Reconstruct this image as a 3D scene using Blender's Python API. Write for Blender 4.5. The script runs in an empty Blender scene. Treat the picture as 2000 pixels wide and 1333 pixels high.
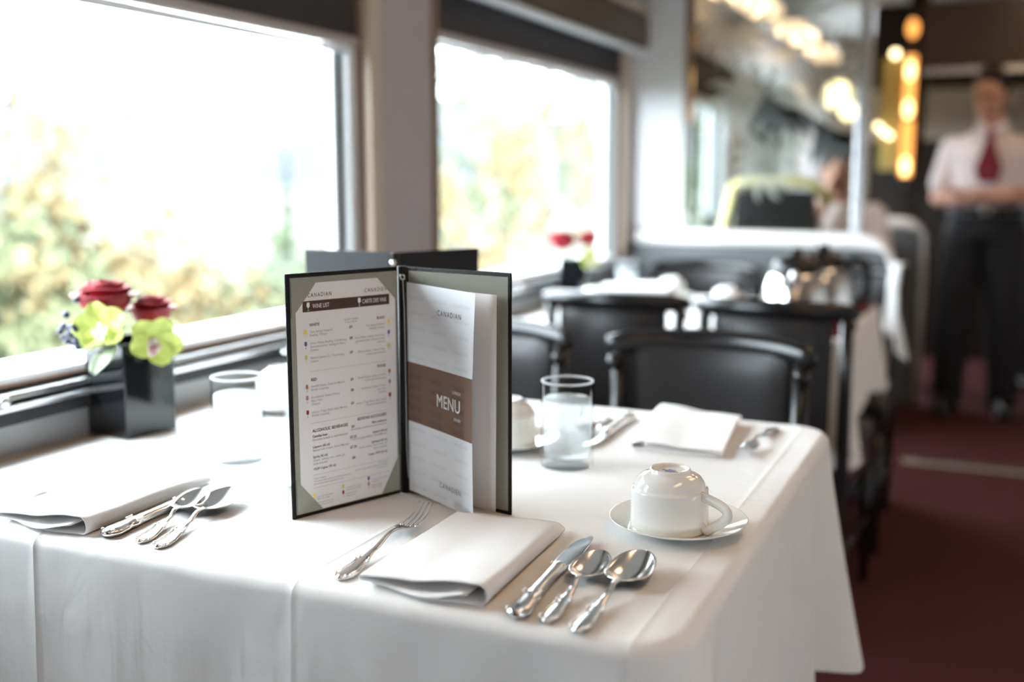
import bpy, bmesh, math, random
from mathutils import Vector, Matrix, Euler, noise
random.seed(7)
PI = math.pi
C = bpy.context.scene.collection
V = Vector

# ---------------------------------------------------------------- materials
M = {}
def mat(name, col, rough=0.5, metal=0.0, bump=0.0, bscale=60.0, vary=0.0, vscale=8.0, spec=0.5,
        coat=0.0, trans=0.0, sheen=0.0, stretch=None, ior=1.45, emit=None, estr=0.0):
    m = bpy.data.materials.new(name); m.use_nodes = True
    nt = m.node_tree; N = nt.nodes; L = nt.links
    b = N['Principled BSDF']
    b.inputs['Base Color'].default_value = (*col, 1)
    b.inputs['Roughness'].default_value = rough
    b.inputs['Metallic'].default_value = metal
    b.inputs['Specular IOR Level'].default_value = spec
    b.inputs['Coat Weight'].default_value = coat
    b.inputs['Coat Roughness'].default_value = 0.08
    b.inputs['Transmission Weight'].default_value = trans
    b.inputs['IOR'].default_value = ior
    b.inputs['Sheen Weight'].default_value = sheen
    if emit:
        b.inputs['Emission Color'].default_value = (*emit, 1); b.inputs['Emission Strength'].default_value = estr
    tc = N.new('ShaderNodeTexCoord'); mp = N.new('ShaderNodeMapping')
    L.new(tc.outputs['Object'], mp.inputs['Vector'])
    if stretch: mp.inputs['Scale'].default_value = stretch
    n = N.new('ShaderNodeTexNoise'); n.inputs['Scale'].default_value = vscale; n.inputs['Detail'].default_value = 5
    L.new(mp.outputs['Vector'], n.inputs['Vector'])
    v = vary if vary else 0.03
    mx = N.new('ShaderNodeMix'); mx.data_type = 'RGBA'
    mx.inputs['A'].default_value = (*[max(0, c*(1-v)) for c in col], 1)
    mx.inputs['B'].default_value = (*[min(1, c*(1+v)) for c in col], 1)
    L.new(n.outputs['Fac'], mx.inputs['Factor']); L.new(mx.outputs['Result'], b.inputs['Base Color'])
    if bump:
        n2 = N.new('ShaderNodeTexNoise'); n2.inputs['Scale'].default_value = bscale; n2.inputs['Detail'].default_value = 3
        L.new(mp.outputs['Vector'], n2.inputs['Vector'])
        bp = N.new('ShaderNodeBump'); bp.inputs['Strength'].default_value = bump; bp.inputs['Distance'].default_value = 0.002
        L.new(n2.outputs['Fac'], bp.inputs['Height']); L.new(bp.outputs['Normal'], b.inputs['Normal'])
    M[name] = m
    return m

def glass_thin(name, tint=(1, 1, 1), gl=0.08, rough=0.0, frost=0.0, frost_col=(0.9, 0.92, 0.93)):
    """thin pane: transparent + fresnel gloss (+ some white frosting)"""
    m = bpy.data.materials.new(name); m.use_nodes = True
    nt = m.node_tree; N = nt.nodes; L = nt.links
    N.remove(N['Principled BSDF'])
    out = N['Material Output']
    tr = N.new('ShaderNodeBsdfTransparent'); tr.inputs[0].default_value = (*tint, 1)
    g = N.new('ShaderNodeBsdfGlossy'); g.inputs['Roughness'].default_value = rough
    lw = N.new('ShaderNodeLayerWeight'); lw.inputs['Blend'].default_value = gl
    mx = N.new('ShaderNodeMixShader')
    L.new(lw.outputs['Fresnel'], mx.inputs[0]); L.new(tr.outputs[0], mx.inputs[1]); L.new(g.outputs[0], mx.inputs[2])
    last = mx
    if frost:
        d = N.new('ShaderNodeBsdfDiffuse'); d.inputs[0].default_value = (*frost_col, 1)
        tl = N.new('ShaderNodeBsdfTranslucent'); tl.inputs[0].default_value = (*frost_col, 1)
        ad = N.new('ShaderNodeMixShader'); ad.inputs[0].default_value = 0.5
        L.new(d.outputs[0], ad.inputs[1]); L.new(tl.outputs[0], ad.inputs[2])
        m2 = N.new('ShaderNodeMixShader')
        tc = N.new('ShaderNodeTexCoord'); ns = N.new('ShaderNodeTexNoise'); ns.inputs['Scale'].default_value = 30
        L.new(tc.outputs['Object'], ns.inputs['Vector'])
        mr = N.new('ShaderNodeMapRange'); mr.inputs['To Min'].default_value = frost*0.75; mr.inputs['To Max'].default_value = min(1, frost*1.25)
        L.new(ns.outputs['Fac'], mr.inputs['Value']); L.new(mr.outputs[0], m2.inputs[0])
        L.new(last.outputs[0], m2.inputs[1]); L.new(ad.outputs[0], m2.inputs[2]); last = m2
    L.new(last.outputs[0], out.inputs['Surface'])
    M[name] = m
    return m

def cloth_mat(name, col, creases=(), weave=0.45, wrinkle=0.3, translucent=0.0, drape=0.0):
    """woven cotton; creases = list of (axis, position, width, height) in object coordinates"""
    m = mat(name, col, rough=0.85, spec=0.15, sheen=0.15)
    nt = m.node_tree; N = nt.nodes; L = nt.links; b = N['Principled BSDF']
    tc = N.new('ShaderNodeTexCoord'); sx = N.new('ShaderNodeSeparateXYZ'); L.new(tc.outputs['Object'], sx.inputs[0])
    def mth(op, a, b2=None, clamp=False):
        k = N.new('ShaderNodeMath'); k.operation = op; k.use_clamp = clamp
        for i, q in enumerate((a, b2)):
            if q is None: continue
            if isinstance(q, (int, float)): k.inputs[i].default_value = q
            else: L.new(q, k.inputs[i])
        return k.outputs[0]
    wl = N.new('ShaderNodeTexNoise'); wl.inputs['Scale'].default_value = 9; wl.inputs['Detail'].default_value = 4; wl.inputs['Distortion'].default_value = 0.6
    L.new(tc.outputs['Object'], wl.inputs['Vector'])
    mpw = N.new('ShaderNodeMapping'); mpw.inputs['Scale'].default_value = (900, 900, 160); L.new(tc.outputs['Object'], mpw.inputs['Vector'])
    wv = N.new('ShaderNodeTexNoise'); wv.inputs['Scale'].default_value = 1.0; wv.inputs['Detail'].default_value = 2
    L.new(mpw.outputs[0], wv.inputs['Vector'])
    h = mth('ADD', mth('MULTIPLY', wl.outputs['Fac'], wrinkle*0.010), mth('MULTIPLY', wv.outputs['Fac'], weave*0.0004))
    mps = N.new('ShaderNodeMapping'); mps.inputs['Scale'].default_value = (24, 24, 2.2); L.new(tc.outputs['Object'], mps.inputs['Vector'])
    st = N.new('ShaderNodeTexNoise'); st.inputs['Scale'].default_value = 1.0; st.inputs['Detail'].default_value = 3; L.new(mps.outputs[0], st.inputs['Vector'])
    hang = N.new('ShaderNodeMapRange'); hang.inputs['From Min'].default_value = .735; hang.inputs['From Max'].default_value = .66
    L.new(sx.outputs[2], hang.inputs['Value'])
    h = mth('ADD', h, mth('MULTIPLY', mth('MULTIPLY', st.outputs['Fac'], hang.outputs[0]), drape))
    for ax, p, w, hh in creases:
        d = mth('ABSOLUTE', mth('SUBTRACT', sx.outputs[ax], p))
        r = mth('SUBTRACT', 1.0, mth('DIVIDE', d, w), clamp=True)
        h = mth('ADD', h, mth('MULTIPLY', mth('POWER', r, 2.0), hh))
    bp = N.new('ShaderNodeBump'); bp.inputs['Strength'].default_value = 1.0; bp.inputs['Distance'].default_value = 1.0
    L.new(h, bp.inputs['Height']); L.new(bp.outputs['Normal'], b.inputs['Normal'])
    if translucent:
        tl = N.new('ShaderNodeBsdfTranslucent'); tl.inputs[0].default_value = (*col, 1)
        ms = N.new('ShaderNodeMixShader'); ms.inputs[0].default_value = translucent
        L.new(b.outputs[0], ms.inputs[1]); L.new(tl.outputs[0], ms.inputs[2])
        L.new(ms.outputs[0], N['Material Output'].inputs['Surface'])
    return m

def emis(name, col, s):
    m = bpy.data.materials.new(name); m.use_nodes = True
    N = m.node_tree.nodes; N.remove(N['Principled BSDF'])
    e = N.new('ShaderNodeEmission'); e.inputs[0].default_value = (*col, 1); e.inputs[1].default_value = s
    m.node_tree.links.new(e.outputs[0], N['Material Output'].inputs['Surface']); M[name] = m
    return m

# ---------------------------------------------------------------- mesh building
class MB:
    def __init__(s): s.v = []; s.f = []; s.m = []; s.sm = []
    def add(s, verts, faces, mi=0, smooth=True, mx=None):
        o = len(s.v)
        if mx is not None: verts = [mx @ V(p) for p in verts]
        s.v += [tuple(p) for p in verts]
        for f in faces: s.f.append([i+o for i in f]); s.m.append(mi); s.sm.append(smooth)
        return s
    def box(s, x0, x1, y0, y1, z0, z1, mi=0, mx=None):
        vs = [(x, y, z) for x in (x0, x1) for y in (y0, y1) for z in (z0, z1)]
        return s.add(vs, [(0,1,3,2),(4,6,7,5),(0,4,5,1),(2,3,7,6),(0,2,6,4),(1,5,7,3)], mi, False, mx)
    def tube(s, pts, rad, seg=10, mi=0, caps=True, flat=None, mx=None):
        pts = [V(p) for p in pts]; n = len(pts)
        if not hasattr(rad, '__len__'): rad = [rad]*n
        T = [(pts[min(i+1,n-1)]-pts[max(i-1,0)]).normalized() for i in range(n)]
        up = V((0,0,1)) if abs(T[0].z) < .9 else V((1,0,0))
        a = T[0].cross(up).normalized(); vs = []
        for i in range(n):
            a = (a - T[i]*a.dot(T[i])).normalized(); b = T[i].cross(a)
            r = rad[i]; ra, rb = (r if hasattr(r, '__len__') else (r, r))
            for k in range(seg):
                t = 2*PI*k/seg; vs.append(pts[i] + a*math.cos(t)*ra + b*math.sin(t)*rb)
        fs = [(i*seg+k, i*seg+(k+1)%seg, (i+1)*seg+(k+1)%seg, (i+1)*seg+k) for i in range(n-1) for k in range(seg)]
        if caps: fs += [tuple(range(seg-1,-1,-1)), tuple((n-1)*seg+k for k in range(seg))]
        return s.add(vs, fs, mi, True, mx)
    def lathe(s, prof, seg=48, mi=0, mx=None, closed=False):
        n = len(prof); vs = []
        for r, z in prof:
            for k in range(seg): t = 2*PI*k/seg; vs.append((r*math.cos(t), r*math.sin(t), z))
        rng = n if closed else n-1
        fs = [(i*seg+k, i*seg+(k+1)%seg, ((i+1)%n)*seg+(k+1)%seg, ((i+1)%n)*seg+k) for i in range(rng) for k in range(seg)]
        return s.add(vs, fs, mi, True, mx)
    def ball(s, c, r, seg=14, rings=8, mi=0, mx=None):
        if not hasattr(r, '__len__'): r = (r, r, r)
        vs = [(c[0], c[1], c[2]-r[2])]
        for i in range(1, rings):
            p = -PI/2 + PI*i/rings
            for k in range(seg):
                t = 2*PI*k/seg; vs.append((c[0]+r[0]*math.cos(p)*math.cos(t), c[1]+r[1]*math.cos(p)*math.sin(t), c[2]+r[2]*math.sin(p)))
        vs.append((c[0], c[1], c[2]+r[2])); e = len(vs)-1
        fs = [(0, 1+(k+1)%seg, 1+k) for k in range(seg)]
        fs += [(1+i*seg+k, 1+i*seg+(k+1)%seg, 1+(i+1)*seg+(k+1)%seg, 1+(i+1)*seg+k) for i in range(rings-2) for k in range(seg)]
        fs += [(1+(rings-2)*seg+k, 1+(rings-2)*seg+(k+1)%seg, e) for k in range(seg)]
        return s.add(vs, fs, mi, True, mx)
    def grid(s, fn, nu, nv, mi=0, mx=None, smooth=True):
        vs = [fn(i/nu, j/nv) for i in range(nu+1) for j in range(nv+1)]
        fs = [(i*(nv+1)+j, (i+1)*(nv+1)+j, (i+1)*(nv+1)+j+1, i*(nv+1)+j+1) for i in range(nu) for j in range(nv)]
        return s.add(vs, fs, mi, smooth, mx)
    def prism(s, poly, axis, a, b, mi=0, mx=None):
        """extrude closed 2D polygon along axis ('x','y','z')"""
        def P(p, t): return {'x': (t, p[0], p[1]), 'y': (p[0], t, p[1]), 'z': (p[0], p[1], t)}[axis]
        n = len(poly); vs = [P(p, a) for p in poly] + [P(p, b) for p in poly]
        fs = [(i, (i+1)%n, n+(i+1)%n, n+i) for i in range(n)] + [tuple(range(n-1,-1,-1)), tuple(range(n, 2*n))]
        return s.add(vs, fs, mi, False, mx)
    def build(s, name, mats, parent=None, bevel=0.0, solid=0.0, sub=0, loc=None, bseg=3):
        me = bpy.data.meshes.new(name); me.from_pydata(s.v, [], s.f)
        if not isinstance(mats, (list, tuple)): mats = [mats]
        for k in mats: me.materials.append(M[k] if isinstance(k, str) else k)
        for p, mi, sm in zip(me.polygons, s.m, s.sm): p.material_index = mi; p.use_smooth = sm
        bm = bmesh.new(); bm.from_mesh(me); bmesh.ops.recalc_face_normals(bm, faces=bm.faces); bm.to_mesh(me); bm.free()
        me.update()
        o = bpy.data.objects.new(name, me); C.objects.link(o)
        if parent: o.parent = parent
        if loc: o.location = loc
        if solid:
            k = o.modifiers.new('s', 'SOLIDIFY'); k.thickness = solid; k.offset = 0
        if bevel:
            k = o.modifiers.new('b', 'BEVEL'); k.width = bevel; k.segments = bseg; k.limit_method = 'ANGLE'; k.angle_limit = 0.7
            for p in me.polygons: p.use_smooth = True
            wn = o.modifiers.new('w', 'WEIGHTED_NORMAL'); wn.keep_sharp = False
        if sub:
            k = o.modifiers.new('u', 'SUBSURF'); k.levels = sub; k.render_levels = sub
        return o

def thing(name, label, cat, loc=(0,0,0), rotz=0.0, group=None):
    o = bpy.data.objects.new(name, None); C.objects.link(o); o.empty_display_size = .05
    o.location = loc; o.rotation_euler = (0, 0, rotz); o['label'] = label; o['category'] = cat
    if group: o['group'] = group
    return o
def tag(o, label, cat, group=None):
    o['label'] = label; o['category'] = cat
    if group: o['group'] = group
    return o
def struct(o): o['kind'] = 'structure'; return o
def dup(root, loc, rotz, label, group=None):
    kids = {}
    for o in bpy.data.objects:
        if o.parent: kids.setdefault(o.parent.name, []).append(o)
    r = root.copy(); C.objects.link(r); r.location = loc; r.rotation_euler = (0, 0, rotz); r['label'] = label
    if group: r['group'] = group
    for ch in kids.get(root.name, []):
        c = ch.copy(); C.objects.link(c); c.parent = r
        for g in kids.get(ch.name, []):
            d = g.copy(); C.objects.link(d); d.parent = c
    return r
def smooth(a, b, x):
    t = max(0, min(1, (x-a)/(b-a))); return t*t*(3-2*t)
def interp(tab, x):
    """smooth interpolation of [(x, a, b, ...), ...]"""
    if x <= tab[0][0]: return tab[0][1:]
    for p, q in zip(tab, tab[1:]):
        if x <= q[0]:
            t = (x-p[0])/(q[0]-p[0]); t = t*t*(3-2*t)
            return tuple(a+(b-a)*t for a, b in zip(p[1:], q[1:]))
    return tab[-1][1:]

_tc = {}
def text_mesh(txt, size, align='LEFT', bold=0.0, sx=1.0, spacing=1.0):
    key = (txt, size, align, bold, sx, spacing)
    if key in _tc: return _tc[key]
    cu = bpy.data.curves.new('t', 'FONT'); cu.body = txt; cu.size = size; cu.align_x = align
    cu.resolution_u = 2 if size < .006 else 4; cu.offset = bold; cu.space_character = spacing
    ob = bpy.data.objects.new('t', cu); C.objects.link(ob)
    dg = bpy.context.evaluated_depsgraph_get(); dg.update()
    me = bpy.data.meshes.new_from_object(ob.evaluated_get(dg))
    vs = [(v.co.x*sx, v.co.y, 0) for v in me.vertices]; fs = [tuple(p.vertices) for p in me.polygons]
    bpy.data.objects.remove(ob); bpy.data.curves.remove(cu); bpy.data.meshes.remove(me)
    _tc[key] = (vs, fs); return vs, fs
def put_text(mb, txt, x, y, size, mi, align='LEFT', bold=0.0, sx=1.0, spacing=1.0, z=.0003, warp=None, fit=None):
    vs, fs = text_mesh(txt, size, align, bold, sx, spacing)
    if fit:
        k = fit/(max(p[0] for p in vs)-min(p[0] for p in vs)); vs = [(p[0]*k, p[1], 0) for p in vs]
    pts = [(px+x, py+y, z) for px, py, _ in vs]
    if warp: pts = [warp(*p) for p in pts]
    mb.add(pts, fs, mi, False)

# ---------------------------------------------------------------- palette
mat('black_wood', (.008, .007, .007), rough=.28, coat=.15, spec=.4)
mat('black_leather', (.018, .016, .0165), rough=.38, bump=.25, bscale=260, spec=.35)
mat('dark_frame', (.045, .040, .038), rough=.4)
mat('silver', (.82, .80, .78), rough=.20, metal=1.0, vary=.03, vscale=90)
mat('silver_polished', (.88, .88, .88), rough=.05, metal=1.0); mat('steel_pot', (.80, .79, .77), rough=.14, metal=1.0)
mat('chrome', (.72, .72, .73), rough=.16, metal=1.0)
mat('porcelain', (.86, .855, .82), rough=.09, coat=.6, spec=.5)
mat('foot_mark', (.10, .14, .38), rough=.4)
mat('vase_black', (.006, .0065, .008), rough=.08, coat=.35, spec=.5)
mat('rose_red', (.26, .003, .014), rough=.55, sheen=.0, vary=.35, vscale=60)
mat('orchid', (.60, .70, .17), rough=.5, vary=.15, vscale=50, sheen=.2)
mat('orchid_lip', (.82, .74, .70), rough=.5, vary=.2, vscale=200)
mat('orchid_spot', (.45, .12, .22), rough=.5)
mat('leaf_silver', (.42, .50, .38), rough=.5)
mat('stem_green', (.14, .22, .06), rough=.6)
mat('berry', (.03, .035, .075), rough=.35)
mat('folder_black', (.008, .0075, .008), rough=.45, bump=.4, bscale=500, spec=.3)
mat('folder_linen', (.31, .31, .26), rough=.8, bump=.25, bscale=700, vary=.08, vscale=300)
mat('paper', (.80, .78, .78), rough=.55)
mat('paper_bright', (.88, .89, .91), rough=.5)
mat('ink', (.10, .09, .10), rough=.6)
mat('ink_soft', (.33, .33, .35), rough=.6)
mat('ink_pale', (.71, .735, .76), rough=.6)
mat('ink_brown', (.10, .050, .040), rough=.6)
mat('band_brown', (.072, .030, .022), rough=.55)
mat('cover_brown', (.215, .125, .085), rough=.55)
mat('cover_brown_dark', (.150, .083, .056), rough=.55)
mat('icon_yellow', (.80, .62, .05), rough=.6)
mat('icon_blue', (.08, .10, .28), rough=.6)
mat('icon_lime', (.60, .66, .15), rough=.6)
mat('icon_orange', (.50, .16, .03), rough=.6)
mat('icon_mauve', (.45, .25, .36), rough=.6)
mat('icon_red', (.28, .02, .02), rough=.6)
mat('carpet_red', (.068, .021, .024), rough=.95, bump=.8, bscale=220, vary=.30, vscale=160, spec=.1)
mat('post_grey', (.40, .36, .365), rough=.55, bump=.1, bscale=300)
mat('wall_white', (.58, .57, .57), rough=.45)
mat('wall_grey', (.30, .30, .31), rough=.25, spec=.6)
mat('divider_grey', (.095, .10, .102), rough=.6, bump=.2, bscale=400)
mat('trim_brown', (.20, .125, .085), rough=.4, spec=.5)
mat('trim_beige', (.52, .42, .32), rough=.4)
mat('frame_white', (.72, .74, .75), rough=.35)
mat('seal_dark', (.02, .02, .022), rough=.6)
mat('alu', (.78, .78, .79), rough=.25, metal=.9)
mat('blind_dark', (.024, .021, .022), rough=.75, bump=.2, bscale=600)
mat('blind_bar', (.36, .31, .29), rough=.4)
mat('valance_brown', (.075, .055, .045), rough=.35)
mat('ceiling_grey', (.66, .66, .66), rough=.5); mat('wall_pale', (.62, .61, .61), rough=.5)
mat('panel_dark', (.013, .009, .007), rough=.4, spec=.25)
mat('panel_wood', (.055, .032, .022), rough=.28, vary=.3, vscale=5, stretch=(1, 8, 14))
mat('panel_cream', (.42, .36, .27), rough=.6)
mat('brass', (.42, .34, .11), rough=.4, metal=.25)
mat('rail_cream', (.80, .765, .74), rough=.25, coat=.3)
mat('burgundy', (.075, .005, .009), rough=.9, spec=.1)
mat('etch_dark', (.055, .06, .058), rough=.6)
mat('bench_rim', (.62, .55, .24), rough=.5)
mat('skin', (.50, .27, .19), rough=.55)
mat('hair', (.012, .009, .008), rough=.5)
mat('shirt_white', (.72, .64, .64), rough=.85, sheen=.1)
mat('tie_red', (.16, .008, .016), rough=.6, vary=.4, vscale=40)
mat('trouser_black', (.008, .008, .010), rough=.85)
mat('shoe_black', (.012, .012, .012), rough=.3)
mat('eye_dark', (.02, .015, .012), rough=.2)
mat('lip', (.36, .14, .12), rough=.5)
mat('ice', (.80, .84, .86), rough=.2)
cloth_mat('tablecloth', (.84, .83, .82), creases=[(0, -.268, .009, .0009), (0, -.62, .008, .0011), (0, -.975, .011, .0022), (1, 1.30, .009, .0007)], wrinkle=.5, drape=.0050)
cloth_mat('tablecloth_plain', (.84, .83, .82), wrinkle=.25, drape=.0050)
cloth_mat('napkin_cotton', (.86, .85, .845), wrinkle=.12, weave=.35)
glass_thin('pane', tint=(.97, .99, .985), gl=.03)
glass_thin('tumbler_glass', tint=(.985, .99, .99), gl=.025); glass_thin('rim_glass', tint=(.97, .98, .98), gl=.10, frost=.42, frost_col=(.95, .96, .97))  # rim frost paints a whitish highlight on the tumbler lip
glass_thin('iced_water', tint=(.96, .98, .985), gl=.03, frost=.34, frost_col=(.86, .885, .905))
glass_thin('divider_glass', tint=(.80, .82, .80), gl=.10)
glass_thin('etched', tint=(.85, .86, .84), gl=.05, frost=.55, frost_col=(.62, .63, .58))

# ================================================================ ROOM SHELL
WX = -1.30          # inner face of window wall
GX = -1.35          # glass plane
Z0, ZT = .86, 1.72  # glass bottom / top
XR = 1.40; YB, YF = -2.0, 9.2; CZ = 2.25
wins = [(-1.30, .17), (.60, 2.035), (2.43, 3.83), (4.30, 5.70), (6.20, 7.60)]
struct(MB().box(-1.45, XR+.1, YB, YF, -.06, 0).build('floor', 'carpet_red'))
struct(MB().box(-1.45, XR+.1, YB, YF, CZ, CZ+.06).build('ceiling', 'ceiling_grey'))
rw = [(-1.30, .17), (.60, 2.035)]
w = MB(); w.box(XR, XR+.08, YB, YF, 0, .86, 0); w.box(XR, XR+.08, YB, YF, 1.50, CZ, 0)
re = [YB, rw[0][0], rw[0][1], rw[1][0], rw[1][1], YF]
for i in range(0, 6, 2): w.box(XR, XR+.08, re[i], re[i+1], .86, 1.50, 0)
struct(w.build('wall_right', 'wall_pale'))
for i, (a, b) in enumerate(rw):
    o = struct(MB().box(XR+.037, XR+.043, a, b, .86, 1.50).build('window_%d' % (6+i), 'pane'))
    f = MB(); f.box(XR+.02, XR+.06, a, a+.03, .861, 1.499); f.box(XR+.02, XR+.06, b-.03, b, .861, 1.499); f.build('window_frame', 'frame_white', o)
    t = thing('roller_blind', ['charcoal roller blind across the aisle behind the camera, nearly closed', 'charcoal roller blind across the aisle opposite the near table, nearly closed'][i], 'window blind', (0, 0, 0), 0, 'lowered blinds across the aisle')  # unseen blinds added to dim daylight from the right windows
    MB().box(XR-.012, XR-.008, a-.02, b+.02, 1.03-.13*i, 1.54).build('blind_fabric', 'blind_dark', t); MB().box(XR-.016, XR-.004, a-.02, b+.02, 1.005-.13*i, 1.0295-.13*i).build('blind_bar', 'blind_bar', t)
struct(MB().box(-1.45, XR, YB-.08, YB, 0, CZ).build('wall_back', 'panel_dark'))
# window wall: below sill, above windows, posts between
w = MB()
w.box(-1.42, WX, YB, YF, 0, .795, 0)
w.box(-1.42, WX, YB, YF, ZT, CZ, 1)
edges = [YB] + [q for a, b in wins for q in (a, b)] + [YF]
for i in range(0, len(edges), 2):
    a, b = edges[i], edges[i+1]
    w.box(-1.42, WX, a+(.095 if i else 0), b-(.045 if i+2 < len(edges) else 0), .795, ZT, 2)
struct(w.build('wall_left', ['wall_grey', 'valance_brown', 'post_grey']))
# sill profile along the car
sp = MB()
sp.prism([(-1.42, .795), (-1.288, .795), (-1.288, .817), (-1.42, .817)], 'y', YB, YF, 0)          # dark band
sp.prism([(-1.42, .8175), (-1.276, .8175), (-1.274, .826), (-1.42, .832)], 'y', YB, YF, 1)        # silver rail
sp.prism([(-1.42, .8325), (-1.286, .8325), (-1.288, .842), (-1.42, .846)], 'y', YB, YF, 1)
sp.prism([(-1.42, .8465), (-1.303, .8465), (-1.303, .853), (-1.42, .853)], 'y', YB, YF, 2)        # brown gap
sp.prism([(-1.42, .8535), (-1.306, .8535), (-1.312, .862), (-1.344, .868), (-1.42, .868)], 'y', YB, YF, 3)
struct(sp.build('trim_1', ['seal_dark', 'alu', 'trim_brown', 'frame_white'], bevel=.002))
# tan ledge between the panel and the table
struct(MB().prism([(-1.30, .70), (-1.287, .70), (-1.283, .742), (-1.30, .748)], 'y', YB, 3.9).build('trim_2', 'trim_beige', bevel=.002))
for n, (a, b) in enumerate(wins):
    pane = struct(MB().box(GX-.003, GX+.003, a, b, Z0, ZT).build('window_%d' % (n+1), 'pane'))
    fr = MB()
    zt = ZT
    for s, e in ((1, b), (-1, a)):
        def yb(u0, u1): return (min(e+s*u0, e+s*u1), max(e+s*u0, e+s*u1))
        y0, y1 = yb(-.022, -.004); fr.box(GX-.02, GX+.004, y0, y1, Z0, zt, 0)      # pale seal
        y0, y1 = yb(-.004, .008);  fr.box(GX-.02, GX+.008, y0, y1, Z0, zt, 1)      # dark gap
        if s > 0:
            y0, y1 = yb(.008, .040);   fr.box(GX-.02, GX+.026, y0, y1, Z0, zt, 0)      # white frame
            y0, y1 = yb(.040, .052);   fr.box(GX-.02, GX+.038, y0, y1, Z0, zt, 2)      # brown jamb
            y0, y1 = yb(.052, .0945);   fr.box(GX-.02, WX+.006, y0, y1, .87, zt, 3)       # beige trim
        else:
            y0, y1 = yb(.008, .020);   fr.box(GX-.02, GX+.026, y0, y1, Z0, zt, 0)
            y0, y1 = yb(.020, .0445);   fr.box(GX-.02, WX+.006, y0, y1, .87, zt, 2)
    o = fr.build('window_frame', ['frame_white', 'seal_dark', 'trim_brown', 'trim_beige'], pane)
    hd = MB(); zb = {0: .94, 1: 1.424, 2: 1.486, 3: 1.50, 4: 1.50}[n]  # first blind is unseen, lowered to dim daylight on the cloth front
    sc = MB()
    for ky in ((a+b)/2 - .27 + .01, b+.0): sc.ball((-1.274, ky, .834), (.006, .010, .010), 10, 6)
    sc.build('sill_screw', 'alu', pane)
    # roller blind in each window
    t = thing('roller_blind', '', 'window blind', (0, 0, 0), 0, 'roller blinds half lowered in the train windows')
    t['label'] = ['charcoal roller blind in the window behind the near end of the table',
                  'charcoal roller blind lowered over top of the big left window beside the near table',
                  'charcoal roller blind above the second window behind the open menus, under brown valance',
                  'charcoal roller blind over the far window seen through the etched glass divider',
                  'charcoal roller blind over the farthest window beyond the glass divider'][n]
    MB().box(-1.318, -1.314, a-.0, b+.03, zb+.036, 1.72).build('blind_fabric', 'blind_dark', t)
    MB().prism([(-1.334, zb), (-1.322, zb-.002), (-1.318, zb+.012), (-1.334, zb+.014)], 'y', a, b+.02).build('blind_seal', 'frame_white', t)
    bb = MB(); bb.prism([(-1.324, zb+.014), (-1.310, zb+.016), (-1.308, zb+.028), (-1.312, zb+.036), (-1.324, zb+.036)], 'y', a, b+.03, 0)
    bb.build('blind_bar', 'blind_bar', t)
    if n != 1:   # for these the seal also closes onto the glass line
        pass
    # valance box over the windows
    if n in (1, 2):
        y0, y1 = {1: (.45, 2.22), 2: (2.30, 3.955)}[n]
        v = MB()
        v.prism([(-1.2998, 1.635), (-1.245, 1.625), (-1.232, 1.64), (-1.232, 1.745), (-1.245, 1.758), (-1.2998, 1.758)], 'y', y0, y1, 0)
        vv = v.build('valance', 'valance_brown', bevel=.004)
        tag(vv, ['', 'brown pelmet box above the big left window, over the near table', 'brown pelmet box with pale lower lip above the second window'][n], 'valance', 'pelmets over the windows')
        MB().prism([(-1.2995, 1.622), (-1.228, 1.611), (-1.226, 1.623), (-1.2995, 1.634)], 'y', y0, y1).build('valance_lip', 'frame_white', vv)
        MB().prism([(-1.2995, 1.7585), (-1.236, 1.7585), (-1.224, 1.775), (-1.2995, 1.785)], 'y', y0, y1).build('valance_top', 'trim_beige', vv)
# floor threshold strip
struct(MB().prism([(4.53, 0.0005), (4.545, .006), (4.60, .006), (4.615, 0.0005)], 'x', -.30, XR).build('trim_3', 'alu'))

# ================================================================ DIVIDER with etched glass (y ~ 3.95)
DY = 3.97
def divider(y, glass, label, label_g):
    t = thing('divider', label, 'partition', (0, y, 0))
    MB().box(-1.2995, -.345, -.025, .025, 0.0, .904).build('panel', 'divider_grey', t, bevel=.006)
    # cream rail, rounded down at the aisle end
    path = [(-1.2985, 0, .932), (-.9, 0, .932), (-.50, 0, .932), (-.43, 0, .930)]
    for k in range(1, 9):
        a = PI/2*k/8; path.append((-.43+.10*math.sin(a), 0, .930-.10*(1-math.cos(a))))
    path += [(-.330, 0, .70), (-.330, 0, .0)]
    MB().tube(path, [(.028, .030)]*4+[(.028-.0005*k, .030-.002*k) for k in range(1, 9)]+[(.02, .016)]*2, 14).build('rail', 'rail_cream', t)
    return t
d1 = divider(DY, True, 'low grey divider with a rounded cream top rail behind the second table', '')
MB().box(-1.2995, -1.09, -.02, .02, .967, CZ-.002).build('side_panel', 'wall_white', d1)
MB().box(-1.089, -1.066, -.024, .024, 1.36, CZ-.002).build('trim_strip', 'trim_brown', d1)
g = thing('glass_screen', 'tall etched glass screen in a silver frame standing on the cream divider rail', 'glass screen', (0, DY, 0))
gl = MB().box(-1.065, -.475, -.004, .004, .972, CZ-.004).build('pane', 'divider_glass', g)
fr = MB(); fr.box(-.474, -.437, -.016, .016, .961, CZ-.004)
fr.build('frame_post', 'alu', g, bevel=.004)
MB().box(-1.065, -1.052, -.012, .012, .967, 1.358).build('frame_edge', 'seal_dark', g)
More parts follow.
